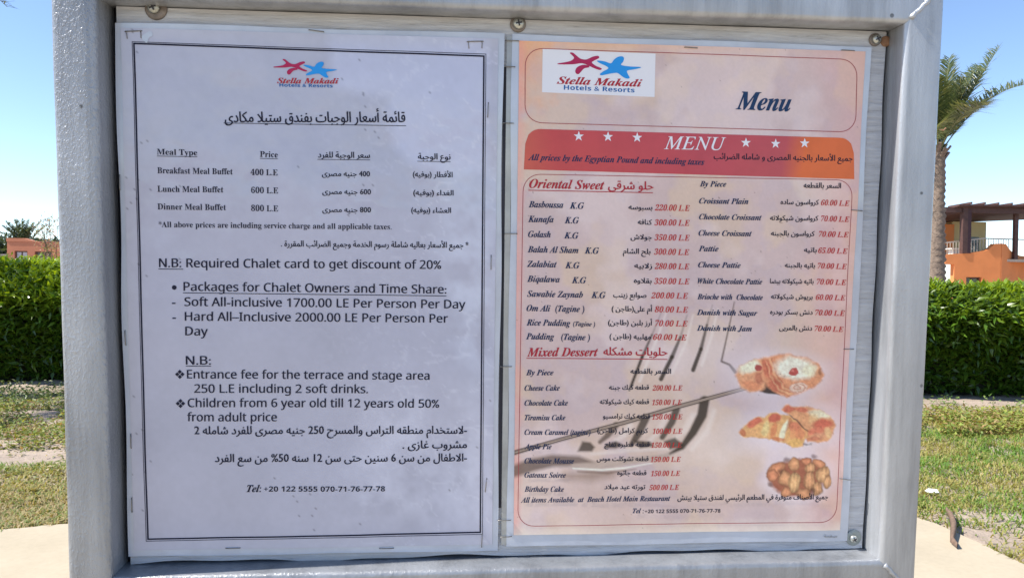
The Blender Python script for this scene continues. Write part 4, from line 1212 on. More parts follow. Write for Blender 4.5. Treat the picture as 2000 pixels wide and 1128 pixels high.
for a in [
    ('hand', 'Stella Makadi', 79.6, -20.25, 114.84, -19.63, 3.0, 'r'),
    ('sansb', 'Hotels & Resorts', 81.03, -22.1, 111.32, -21.91, 1.9, 'd'),
    ('arab', 'قائمة أسعار الوجبات بفندق ستيلا مكادى', 49.87, -43.07, 153.2, -40.79, 6.0, 'k'),
    ('serif', 'Meal Type', 11.75, -62.19, 34.32, -62.34, 3.3, 'k'),
    ('serif', 'Price', 69.54, -62.42, 79.72, -62.67, 3.3, 'k'),
    ('arab', 'سعر الوجبة للفرد', 102.55, -62.24, 132.67, -61.98, 3.5, 'k'),
    ('arab', 'نوع الوجبة', 160.41, -62.06, 179.65, -62.01, 3.5, 'k'),
    ('serif', 'Breakfast Meal Buffet', 11.8, -72.83, 54.03, -72.84, 3.4, 'k'),
    ('serif', '400 L.E', 64.17, -72.96, 79.61, -73.0, 3.4, 'k'),
    ('arab', '400 جنيه مصرى', 104.83, -72.87, 132.64, -72.7, 3.2, 'k'),
    ('arab', 'الأفطار (بوفيه)', 157.43, -72.29, 180.91, -72.34, 3.2, 'k'),
    ('serif', 'Lunch Meal Buffet', 11.57, -83.36, 48.66, -83.24, 3.4, 'k'),
    ('serif', '600 L.E', 64.33, -83.3, 79.79, -83.36, 3.4, 'k'),
    ('arab', '600 جنيه مصرى', 105.05, -83.28, 133.21, -83.15, 3.2, 'k'),
    ('arab', 'الغداء (بوفيه)', 157.74, -83.08, 181.57, -83.03, 3.2, 'k'),
    ('serif', 'Dinner Meal Buffet', 11.35, -93.49, 49.95, -93.41, 3.4, 'k'),
    ('serif', '800 L.E', 64.19, -93.67, 79.67, -93.76, 3.4, 'k'),
    ('arab', '800 جنيه مصرى', 104.98, -93.72, 133.19, -93.65, 3.2, 'k'),
    ('arab', 'العشاء (بوفيه)', 156.56, -93.34, 180.11, -93.33, 3.2, 'k'),
    ('serif', '*All above prices are including service charge and all applicable taxes.', 11.7, -103.65, 145.15, -103.44, 3.2, 'k'),
    ('arab', '* جميع الأسعار بعاليه شاملة رسوم الخدمة وجميع الضرائب المقررة .', 80.92, -114.05, 190.58, -113.89, 3.5, 'k'),
    ('sans', 'N.B: Required Chalet card to get discount of 20%', 11.49, -126.75, 174.5, -126.55, 5.05, 'k'),
    ('sans', 'Packages for Chalet Owners and Time Share:', 25.06, -140.38, 177.62, -141.25, 5.05, 'k'),
    ('sans', '-', 18.51, -149.25, 20.54, -149.24, 5.05, 'k'),
    ('sans', 'Soft All-inclusive 1700.00 LE Per Person Per Day', 25.47, -149.22, 188.99, -150.13, 5.05, 'k'),
    ('sans', '-', 18.62, -157.96, 20.65, -157.95, 5.05, 'k'),
    ('sans', 'Hard All–Inclusive 2000.00 LE Per Person Per', 25.59, -157.79, 178.62, -158.66, 5.05, 'k'),
    ('sans', 'Day', 25.72, -166.38, 38.55, -166.52, 5.05, 'k'),
    ('sans', 'N.B:', 25.68, -183.64, 40.01, -183.67, 5.05, 'k'),
    ('sans', 'Entrance fee for the terrace and stage area', 26.1, -191.85, 167.73, -193.12, 5.05, 'k'),
    ('sans', '250 L.E including 2 soft drinks.', 30.04, -200.4, 131.13, -201.21, 5.05, 'k'),
    ('sans', 'Children from 6 year old till 12 years old 50%', 26.07, -208.94, 173.64, -210.2, 5.05, 'k'),
    ('sans', 'from adult price', 25.61, -217.37, 77.42, -217.93, 5.05, 'k'),
    ('arab', '-لاستخدام منطقه التراس والمسرح 250 جنيه مصرى للفرد شامله 2', 29.58, -225.24, 190.43, -226.4, 4.9, 'k'),
    ('arab', 'مشروب غازى .', 151.55, -235.17, 190.5, -235.27, 4.9, 'k'),
    ('arab', '-الاطفال من سن 6 سنين حتى سن 12 سنه %50 من سع الفرد', 41.09, -242.05, 190.55, -243.53, 4.9, 'k'),
    ('handb', 'Tel:', 59.26, -260.37, 67.95, -260.5, 4.2, 'k'),
    ('sansb', '+20 122 5555 070-71-76-77-78', 69.45, -260.21, 141.1, -261.29, 3.1, 'k'),
]: S1.text(*a)
for a in [
    ([(49.29, -43.51), (153.5, -42.85)], 0.35, 'k'),
    ([(11.73, -63.06), (34.31, -63.07)], 0.3, 'k'),
    ([(69.53, -63.3), (79.71, -63.4)], 0.3, 'k'),
    ([(102.25, -63.28), (132.67, -63.02)], 0.3, 'k'),
    ([(160.11, -63.26), (179.65, -63.2)], 0.3, 'k'),
    ([(11.18, -127.79), (25.02, -127.84)], 0.4, 'k'),
    ([(24.75, -141.58), (177.63, -142.63)], 0.4, 'k'),
    ([(25.66, -184.55), (40.0, -184.58)], 0.4, 'k'),
]: S1.strip('underline', a[0], a[1], a[2])
f1 = lambda p: (77.97 + (p[0] - 242.78) * 0.7191, -11.01 + (p[1] - (-4.41)) * 0.6975)
logo(S1, f1)
for px_, pz_ in pairs([22.06, -189.4, 22.01, -206.78]):
    for dx, dz in ((0, 1.5), (0, -1.5), (1.5, 0), (-1.5, 0)):
        q = 1.25; S1.shape('bullet_diamond', [(px_ + dx - q, pz_ + dz), (px_ + dx, pz_ + dz + q), (px_ + dx + q, pz_ + dz), (px_ + dx, pz_ + dz - q)], 'k', -.2, False)
px_, pz_ = 19.89, -138.47
S1.shape('bullet_dot', [(px_ + 1.35 * math.cos(k * .5236), pz_ + 1.35 * math.sin(k * .5236)) for k in range(12)], 'k', -.2, False)
for x, z, a, lg in ((0.62, 6.52, 4, 4), (102.2, 9.94, -6, 0), (193.64, 6.6, 3, 4), (-9.07, -78.28, 90, 0), (-8.17, -167.92, 92, 0), (-6.48, -228.89, 90, 0), (-7.13, -267.42, 90, 0),
                    (50.68, -294.8, 0, 0), (141.99, -296.72, 0, 0), (201.49, -32.56, 88, 0), (204.12, -122.34, 90, 0), (202.23, -258.37, 84, 0), (200.01, -293.09, 88, 0)):
    S1.staple(x, z, a, 8.6 if not lg else 9.5, legs=lg)
# ---------------------------------------------------------------- right sheet: sweets menu
S2 = Sheet('sweets_menu_sheet', 'laminated pink and orange sweets menu with a faded fork picture, on the right half', 'menu', 318.62, -299.12)
S2.grid('laminate_film', [(215.25, 11.81), (434.79, 10.73), (433.34, -298.15), (215.52, -297.3)], .30, FILM, 3, wob=.4)
S2.grid('clear_margin', [(212.24, 10.69), (215.41, 10.78), (215.67, -296.33), (212.03, -296.25)], .55, CLEAR, 3)

def ell(X, Z, c, rx, rz, ang=0):
    ca, sa = math.cos(ang), math.sin(ang); dx = X - c[0]; dz = Z - c[1]
    u = (dx * ca + dz * sa) / rx; v = (-dx * sa + dz * ca) / rz
    return np.hypot(u, v), u, v
def paint(X, Z):
    n1 = fbm(X * .03, Z * .03, 2); n2 = fbm(X * .11, Z * .11, 6); n3 = fbm(X * .5, Z * .5, 8)
    C = np.tile([D(192, 173, 172)], (len(X), 1)) * (0.90 + .2 * n1)[:, None]
    C = over(C, np.clip((n2 - .50) * 3, 0, .3), D(184, 170, 180))
    C = over(C, np.clip((fbm(X * .03, Z * .03, 14) - .5) * 4, 0, .45), D(208, 186, 158))
    C = over(C, np.clip((fbm(X * .025, Z * .025, 15) - .5) * 4, 0, .45), D(214, 200, 200))
    x0, z0 = 219.82, 7.97
    x1, z1 = 431.35, 7.88
    u = (X - x0); w = (z0 - Z)
    # orange, damp-stained corner and edges
    st = np.clip(1.15 - np.hypot(u / 22, w / 55) + (n2 - .5) * 1.2, 0, 1) * .7
    C = over(C, st, D(226, 160, 110))
    st = np.clip(1 - w / 7.5 + (n2 - .5) * .7, 0, 1) * np.clip(1 - u / 190, 0.1, 1) * .75
    C = over(C, st, D(226, 170, 125))
    st = np.clip(1 - u / 5.0 + (n2 - .5), 0, 1) * .55
    C = over(C, st, D(220, 150, 140))
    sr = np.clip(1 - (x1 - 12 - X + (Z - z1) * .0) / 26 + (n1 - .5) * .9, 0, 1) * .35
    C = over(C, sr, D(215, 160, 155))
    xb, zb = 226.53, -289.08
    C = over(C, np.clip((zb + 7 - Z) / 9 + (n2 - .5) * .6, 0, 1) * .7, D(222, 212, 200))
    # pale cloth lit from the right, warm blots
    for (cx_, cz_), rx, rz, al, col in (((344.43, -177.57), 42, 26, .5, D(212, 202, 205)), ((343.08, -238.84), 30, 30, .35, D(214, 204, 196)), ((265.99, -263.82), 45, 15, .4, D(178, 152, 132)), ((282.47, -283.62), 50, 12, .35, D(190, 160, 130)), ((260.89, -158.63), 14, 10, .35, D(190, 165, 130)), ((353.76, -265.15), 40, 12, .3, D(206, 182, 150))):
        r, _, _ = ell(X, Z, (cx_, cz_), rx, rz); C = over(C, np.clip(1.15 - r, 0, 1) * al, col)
    K = D(34, 24, 17); K2 = D(66, 50, 40); PALE = D(222, 213, 208)
    # plate rim and its shadow
    C = stroke(C, X, Z, pairs([218.17, -250.48, 230.41, -246.26, 242.71, -243.66, 258.82, -243.85, 270.07, -246.12]), [3.6, 4.2, 3.8, 3.0, 1.0], 2.6, D(84, 66, 56), .80)
    C = stroke(C, X, Z, pairs([251.53, -253.43, 267.72, -253.65, 280.2, -252.55]), [2.0, 3.6, 1.5], 6, D(120, 95, 72), .6)
    C = stroke(C, X, Z, pairs([256.39, -247.21, 271.33, -247.15, 292.56, -244.26, 312.67, -241.96, 325.17, -236.03]), [1.6, 2.4, 2.2, 1.8, .8], 1.6, D(176, 160, 150), .9)
    C = stroke(C, X, Z, pairs([255.8, -248.59, 273.89, -249.95, 287.64, -248.86, 305.19, -245.92]), [.5, .6, .6, .3], .6, D(235, 225, 215), .8)
    C = stroke(C, X, Z, pairs([258.94, -250.64, 277.68, -251.89, 295.2, -249.59]), [.5, .8, .3], 1.2, D(90, 70, 55), .6)
    C = stroke(C, X, Z, pairs([267.45, -239.81, 292.41, -237.58, 315.06, -236.94]), [1.0, 1.4, .8], 1.6, D(215, 205, 200), .6)
    for q in (pairs([330.29, -215.9, 324.88, -225.93, 317.46, -232.16]), pairs([313.28, -217.03, 309.09, -225.79, 303.57, -231.4]), pairs([290.8, -221.87, 287.18, -228.1, 282.25, -231.19]), pairs([343.54, -213.47, 339.48, -226.06, 330.28, -237.35])):
        C = stroke(C, X, Z, q, [1.6, 1.8, 1.2], 2.6, PALE, .5)
    for q in (pairs([311.58, -152.42, 306.38, -168.45, 296.41, -194.45]), pairs([328.49, -153.6, 324.6, -170.92, 316.32, -189.54]), pairs([344.09, -149.85, 340.81, -165.95, 335.07, -184.61])):
        C = stroke(C, X, Z, q, [.4, .9, 1.0], 1.4, PALE, .6)
    # lower tines and their blots
    C = stroke(C, X, Z, pairs([337.26, -207.14, 336.0, -215.94, 330.6, -226.61, 323.9, -236.02, 316.41, -239.98]), [3.2, 3.1, 2.6, 1.7, .5], 1.5, K, .93)
    C = stroke(C, X, Z, pairs([319.7, -212.31, 317.14, -220.2, 311.33, -229.58]), [2.3, 2.2, 1.7], 1.3, K, .85)
    C = stroke(C, X, Z, pairs([300.47, -217.56, 295.94, -227.55, 292.07, -233.8]), [2.6, 2.4, 1.6], 1.3, K, .85)
    C = stroke(C, X, Z, pairs([282.05, -221.8, 277.19, -228.01, 272.29, -232.34]), [2.0, 1.8, 1.2], 1.4, K2, .8)
    for q in (pairs([261.34, -231.86, 266.32, -232.41, 269.24, -235.45, 267.42, -238.18, 258.47, -238.09]), pairs([276.06, -233.64, 282.26, -231.82, 287.32, -234.38, 282.36, -236.34, 275.11, -236.26]), pairs([293.52, -231.3, 303.59, -232.28, 306.18, -235.2, 297.41, -236.5]), pairs([312.41, -232.11, 319.3, -229.91, 325.13, -234.77, 316.34, -237.46])):
        C = over(C, poly(X, Z, q, 1.6) * .85, K)
    # the fork's stem: two dark edges with metal between
    st_ = pairs([216.82, -239.25, 248.68, -230.24, 287.01, -220.33, 323.17, -209.82, 364.1, -199.11])
    C = stroke(C, X, Z, st_, [1.5, 1.25, 1.35, 1.5, 1.2], .55, K, .92)
    C = stroke(C, X, Z, st_, [.5, .55, .6, .75, .55], .5, D(165, 148, 136), .85)
    # upper tines
    for q, w in ((pairs([308.47, -152.43, 303.2, -165.99, 297.55, -179.58, 290.76, -198.16]), [.25, .6, .95, .9]), (pairs([324.73, -153.61, 320.98, -167.21, 316.05, -179.6, 309.64, -193.26]), [.3, .8, 1.3, 1.35]),
                 (pairs([340.49, -147.39, 337.47, -159.76, 334.14, -174.65, 329.6, -187.59]), [.25, .7, 1.2, 1.35])):
        for k in range(3): C = stroke(C, X, Z, q[k:k + 2], w[k:k + 2], .9, K, (.4, .8, .92)[k])
    C = stroke(C, X, Z, pairs([354.29, -145.48, 351.39, -160.97, 347.39, -182.39, 352.53, -184.39, 356.49, -189.03]), [.3, .45, .6, .7, 1.1], .7, K2, .8)
    # pale glow behind the pastries
    for (cx_, cz_), rx, rz in (((384.86, -192.19), 30, 15), ((391.79, -226.35), 36, 16), ((399.57, -256.26), 22, 15)):
        r, _, _ = ell(X, Z, (cx_, cz_), rx, rz); C = over(C, np.clip(1.5 - r * 1.1, 0, 1) * .75, D(214, 208, 220))
    n4 = fbm(X * .9, Z * .9, 44)
    X = X + (fbm(X * .22, Z * .22, 81, 2) - .5) * 2.2; Z = Z + (fbm(X * .22, Z * .22, 82, 2) - .5) * 2.2; C0 = C
    def blob(C, c, rx, rz, ang, col, al=1.0, s=.3, m=1):
        r, uu, vv = ell(X, Z, c, rx * .0837, rz * .0837, ang); return over(C, soft(r + (n4 - .5) * .22, 1, s) * al * m, col)
    # danishes
    C = over(C, poly(X, Z, pairs([371.4, -193.98, 374.61, -192.62, 386.25, -204.14, 379.67, -203.37, 372.62, -202.05]), 1.0), D(60, 45, 45))
    m1 = poly(X, Z, pairs([356.44, -190.73, 359.05, -185.72, 364.95, -182.09, 373.23, -180.1, 378.79, -179.38, 375.48, -190.79, 375.95, -198.58, 373.55, -201.78, 365.62, -201.46, 360.13, -198.51]), 1.8)
    C = over(C, m1, D(232, 150, 96)); C = blob(C, (365.08, -185.74), 85, 42, .3, D(242, 226, 196), .95, .5, m1)
    C = blob(C, (367.35, -197.62), 80, 30, -.3, D(222, 124, 66), .7, .6, m1); C = blob(C, (371.37, -193.06), 30, 50, .2, D(176, 80, 50), .7, .6, m1); C = blob(C, (370.84, -186.02), 27, 24, 0, D(176, 56, 52), 1, .25)
    m2 = poly(X, Z, pairs([373.57, -181.65, 381.55, -178.47, 391.79, -177.93, 403.13, -180.32, 410.08, -184.92, 413.43, -190.63, 412.21, -195.23, 406.74, -199.82, 398.41, -203.28, 389.56, -205.08, 383.87, -203.21, 376.66, -197.66, 372.87, -190.78]), 1.8)
    C = over(C, m2, D(224, 140, 84))
    C = blob(C, (376.73, -186.68), 38, 70, .3, D(206, 96, 54), .85, .5, m2); C = blob(C, (382.25, -197.23), 50, 60, .7, D(196, 90, 52), .85, .6, m2)
    for k in range(5):
        C = stroke(C, X, Z, pairs([375.38, -183.02, 378.33, -192.17, 384.27, -201.37, 391.86, -203.71]) if k == 0 else [(p[0] + k * 1.1, p[1] + k * .7) for p in pairs([375.38, -183.02, 378.33, -192.17, 384.27, -201.37, 391.86, -203.71])], [.25] * 4, .5, D(165, 62, 36) if k % 2 == 0 else D(244, 190, 130), .55)
    C = blob(C, (394.94, -186.72), 150, 82, -.12, D(240, 234, 206), .95, .45, m2); C = blob(C, (404.4, -188.58), 55, 45, 0, D(222, 218, 170), .6, .6, m2)
    C = blob(C, (410.18, -191.81), 30, 55, -.2, D(214, 140, 84), .7, .6, m2); C = blob(C, (411.01, -189.06), 12, 20, 0, D(120, 72, 44), .6, .5, m2)
    r, uu, vv = ell(X, Z, (397.32, -199.4), 5.8, 3.6, .1); a = np.arctan2(vv, uu)
    C = over(C, soft(r, 1, .2), D(236, 190, 166)); C = over(C, soft(r, 1, .2) * (np.sin(r * 11 + a) > .45) * .6, D(190, 100, 74))
    C = blob(C, (394.37, -188.92), 38, 28, 0, D(186, 54, 46), 1, .2); C = blob(C, (393.6, -188.18), 14, 9, 0, D(224, 120, 104), .7, .4)
    # croissants
    mr = poly(X, Z, pairs([386.38, -212.61, 389.29, -210.14, 396.82, -210.65, 404.37, -210.98, 412.01, -213.06, 419.01, -217.28, 422.48, -222.89, 421.78, -228.66, 417.6, -233.28, 411.04, -235.08, 404.33, -233.15, 402.13, -230.15, 403.07, -225.52, 397.15, -218.98, 392.33, -215.98]), 1.2)
    C = over(C, mr, D(226, 150, 88))
    for q in (((392.2, -212.47), 50, 22, 0, D(202, 84, 50), .9), ((400.68, -212.99), 60, 20, -.1, D(208, 96, 56), .9), ((412.13, -215.84), 85, 30, -.2, D(232, 214, 176), .95), ((408.48, -219.06), 40, 50, .5, D(232, 178, 108), .7), ((414.3, -222.36), 80, 36, -.05, D(206, 82, 46), .95),
              ((409.75, -226.97), 78, 30, .1, D(214, 104, 64), .9), ((411.78, -230.24), 70, 26, .3, D(228, 150, 100), .8), ((408.07, -232.07), 50, 18, 0, D(196, 96, 56), .7), ((418.35, -228.44), 26, 40, .4, D(226, 176, 110), .8)):
        C = blob(C, q[0], q[1], q[2], q[3], q[4], q[5], .5, mr)
    ml = poly(X, Z, pairs([359.79, -227.17, 363.55, -222.41, 369.93, -218.31, 376.64, -217.53, 379.17, -215.15, 383.83, -214.54, 388.11, -216.13, 392.53, -216.17, 397.35, -219.16, 403.05, -225.05, 403.83, -230.17, 401.59, -235.73, 394.08, -236.77, 390.2, -233.94, 380.72, -231.99, 366.62, -230.47, 361.19, -229.77]), 1.2)
    C = over(C, ml, D(228, 164, 84))
    for q in (((362.3, -227.01), 26, 30, .3, D(190, 90, 44), .8), ((370.03, -221.08), 62, 26, .35, D(206, 88, 52), .95), ((368.37, -227.06), 45, 26, .1, D(226, 158, 84), .8), ((376.9, -224.83), 26, 60, -.2, D(236, 196, 118), .95), ((383.04, -218.41), 48, 34, .3, D(204, 78, 48), .95),
              ((382.2, -226.26), 26, 60, -.3, D(214, 118, 52), .85), ((389.16, -226.32), 20, 78, -.35, D(238, 222, 184), .98), ((385.4, -231.39), 50, 14, 0, D(206, 104, 40), .8), ((396.43, -224.53), 52, 44, -.6, D(214, 112, 62), .95), ((395.16, -228.23), 24, 40, -.3, D(222, 140, 70), .8), ((399.43, -228.73), 34, 50, -.3, D(220, 128, 66), .9), ((395.85, -233.81), 60, 26, .1, D(222, 170, 70), .95), ((392.12, -222.64), 14, 60, -.35, D(176, 84, 40), .6)):
        C = blob(C, q[0], q[1], q[2], q[3], q[4], q[5], .4, ml)
    C = stroke(C, X, Z, pairs([392.52, -215.98, 397.64, -219.44, 403.58, -226.45]), [.25, .5, .4], .7, D(96, 40, 28), .9)
    C = stroke(C, X, Z, pairs([402.03, -234.8, 407.24, -235.04]), [.6, .3], 1.0, D(70, 60, 70), .7)
    # bowl of syrup sweets
    rr = np.random.default_rng(4)
    r, _, _ = ell(X, Z, (399.12, -256.72), 18.6, 12.2); C = over(C, soft(r + (n2 - .5) * .2, 1, .22), D(160, 84, 50))
    for (c, rx, rz, an, q) in (((385.18, -250.64), 78, 56, .5, .2), ((396.2, -247.61), 44, 52, 0, .5), ((404.36, -245.56), 42, 30, 0, .1), ((412.5, -247.53), 55, 30, -.4, .2), ((406.45, -250.54), 46, 46, 0, .6), ((382.5, -254.62), 40, 52, 0, .1), ((415.18, -254.59), 58, 66, 0, .8),
                          ((391.09, -257.08), 58, 62, .6, .5), ((406.31, -258.69), 46, 80, 0, .55), ((418.71, -259.34), 30, 50, -.2, .7), ((412.24, -263.95), 42, 56, .2, .7), ((391.9, -265.99), 46, 40, 0, .3), ((402.85, -267.1), 62, 40, 0, .4), ((397.32, -259.22), 46, 82, -.15, 1.0)):
        r, uu, vv = ell(X, Z, c, rx * .0837, rz * .0837, an); m = soft(r, 1, .2)
        ba = D(208, 120, 70) * (1 - q) + D(232, 168, 100) * q
        li = np.clip(1.12 - .75 * r * r + .12 * np.sin(uu * 11) * (q > .5), .3, 1.3)
        C = C * (1 - m[:, None]) + (ba[None] * li[:, None] * (.85 + .3 * n3)[:, None]) * m[:, None]
    food = np.clip(np.abs(C - C0).sum(1) * 5, 0, 1)
    C = C * (1 + food[:, None] * ((fbm(X * .7, Z * .7, 46) - .5) * .75)[:, None] * np.array([[.8, 1.1, 1.2]]))
    lum = C.mean(1, keepdims=True); C = C + food[:, None] * .24 * (lum * np.array([[1.1, .98, .92]]) - C)
    for c in ((381.78, -260.69), (388.07, -252.36), (391.56, -244.94), (409.48, -243.28), (409.42, -264.85)): C = blob(C, c, 22, 16, 0, D(74, 44, 38), .6, .9)
    sp = (vnoise(X * .8, Z * .8, 71) > .975) & (vnoise(X * .05, Z * .05, 72) > .5)
    C = over(C, sp * .5, D(100, 70, 60))
    C = C * (.95 + .10 * n4)[:, None]
    return np.clip(C, .01, .95)
PQ = [(219.52, 8.11), (431.35, 7.88), (428.27, -291.0), (219.56, -289.91)]
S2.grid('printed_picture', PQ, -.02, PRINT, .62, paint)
# the red banner with rounded top corners
def arcpts(cx_, cz_, r, a0, a1, n=8): return [(cx_ + r * math.cos(math.radians(a0 + (a1 - a0) * k / n)), cz_ + r * math.sin(math.radians(a0 + (a1 - a0) * k / n))) for k in range(n + 1)]
def bannermat():
    m, nt, b, L = nodes_of('red_banner_print')
    co = objco(nt); sp = nt.nodes.new('ShaderNodeSeparateXYZ'); L.new(co, sp.inputs[0])
    ma = nt.nodes.new('ShaderNodeMath'); ma.operation = 'MULTIPLY_ADD'; L.new(sp.outputs[0], ma.inputs[0]); ma.inputs[1].default_value = 4.8; ma.inputs[2].default_value = 0.45
    mb_ = nt.nodes.new('ShaderNodeMath'); mb_.operation = 'MULTIPLY_ADD'; L.new(noise(nt, 12, 3, .5, co), mb_.inputs[0]); mb_.inputs[1].default_value = .16; L.new(ma.outputs[0], mb_.inputs[2])
    c = ramp(nt, mb_.outputs[0], [(0.02, (0.60, 0.12, 0.07)), (0.16, (0.56, 0.065, 0.065)), (0.60, (0.52, 0.065, 0.09)), (0.84, (0.52, 0.08, 0.09)), (0.90, (0.74, 0.15, 0.035))])
    c = mix(nt, .35, c, ramp(nt, noise(nt, 60, 5, .6, co), [(.3, .7), (.6, 1.0)]), 'MULTIPLY')
    L.new(c, b.inputs['Base Color']); b.inputs['Roughness'].default_value = .45; b.inputs['Coat Weight'].default_value = .3; b.inputs['Specular IOR Level'].default_value = .25; b.inputs['Coat Roughness'].default_value = .15
    return m
def banner():
    # corner points TL, TR, BR, BL in board mm, rows follow the slight skew
    TLx, TLz, TRx, TRz = 223.78, -42.98, 426.58, -44.37
    BLx, BLz, BRx, BRz = 223.16, -66.95, 427.39, -69.33
    r = 9.0; V = []; F = []; K = 110
    for i in range(K + 1):
        u = i / K
        tx = TLx + (TRx - TLx) * u; tz = TLz + (TRz - TLz) * u; bx = BLx + (BRx - BLx) * u; bz = BLz + (BRz - BLz) * u
        e = min(tx - TLx, TRx - tx); cut = r - math.sqrt(max(0, r * r - max(0, r - e) ** 2)) if e < r else 0
        tz -= cut
        for j in range(7): V.append((tx + (bx - tx) * j / 6, -.14, tz + (bz - tz) * j / 6))
    for i in range(K):
        for j in range(6): a = i * 7 + j; F.append((a, a + 1, a + 8, a + 7))
    mesh_np('banner', S2.loc(V), F, bannermat(), S2.root)
banner()
def rrect(TL, TR, BR, BL, r, which='all'):
    """rounded quad outline as list of board points"""
    out = []
    Q = [Vector(TL), Vector(TR), Vector(BR), Vector(BL)]
    for i in range(4):
        p = Q[i]; a = (Q[i - 1] - p).normalized(); b = (Q[(i + 1) % 4] - p).normalized()
        p0 = p + a * r; p1 = p + b * r
        for k in range(9):
            t = k / 8; w = .58
            c0 = p0 + (p - p0) * w; c1 = p1 + (p - p1) * w
            out.append(tuple(p0 * (1 - t) ** 3 + c0 * 3 * t * (1 - t) ** 2 + c1 * 3 * t * t * (1 - t) + p1 * t ** 3))
    return out
S2.strip('header_outline', rrect((223.2, 3.93), (426.39, 2.84), (427.4, -40.78), (223.43, -39.39), 10.5), .38, 'l', -.18, True)
S2.strip('content_outline', rrect((222.89, -69.67), (426.43, -69.97), (425.33, -285.59), (222.03, -284.45), 10.5), .38, 'l', -.12, True)
S2.grid('logo_card', [(233.52, 3.79), (301.21, 2.77), (301.22, -22.67), (233.42, -21.5)], -.12, INK['w'], 2)
logo(S2, lambda p: p)
for i in range(1):
    for cx_, cz_ in pairs([255.77, -46.82, 273.42, -46.76, 291.19, -46.85, 358.24, -48.55, 376.84, -48.79, 395.2, -48.11]):
        pts = []
        for k in range(10):
            a = math.pi / 2 + k * math.pi / 5; rr_ = 3.15 if k % 2 == 0 else 1.25
            pts.append((cx_ + rr_ * math.cos(a), cz_ + rr_ * math.sin(a)))
        S2.shape('star', pts, 'w', -.2, False)
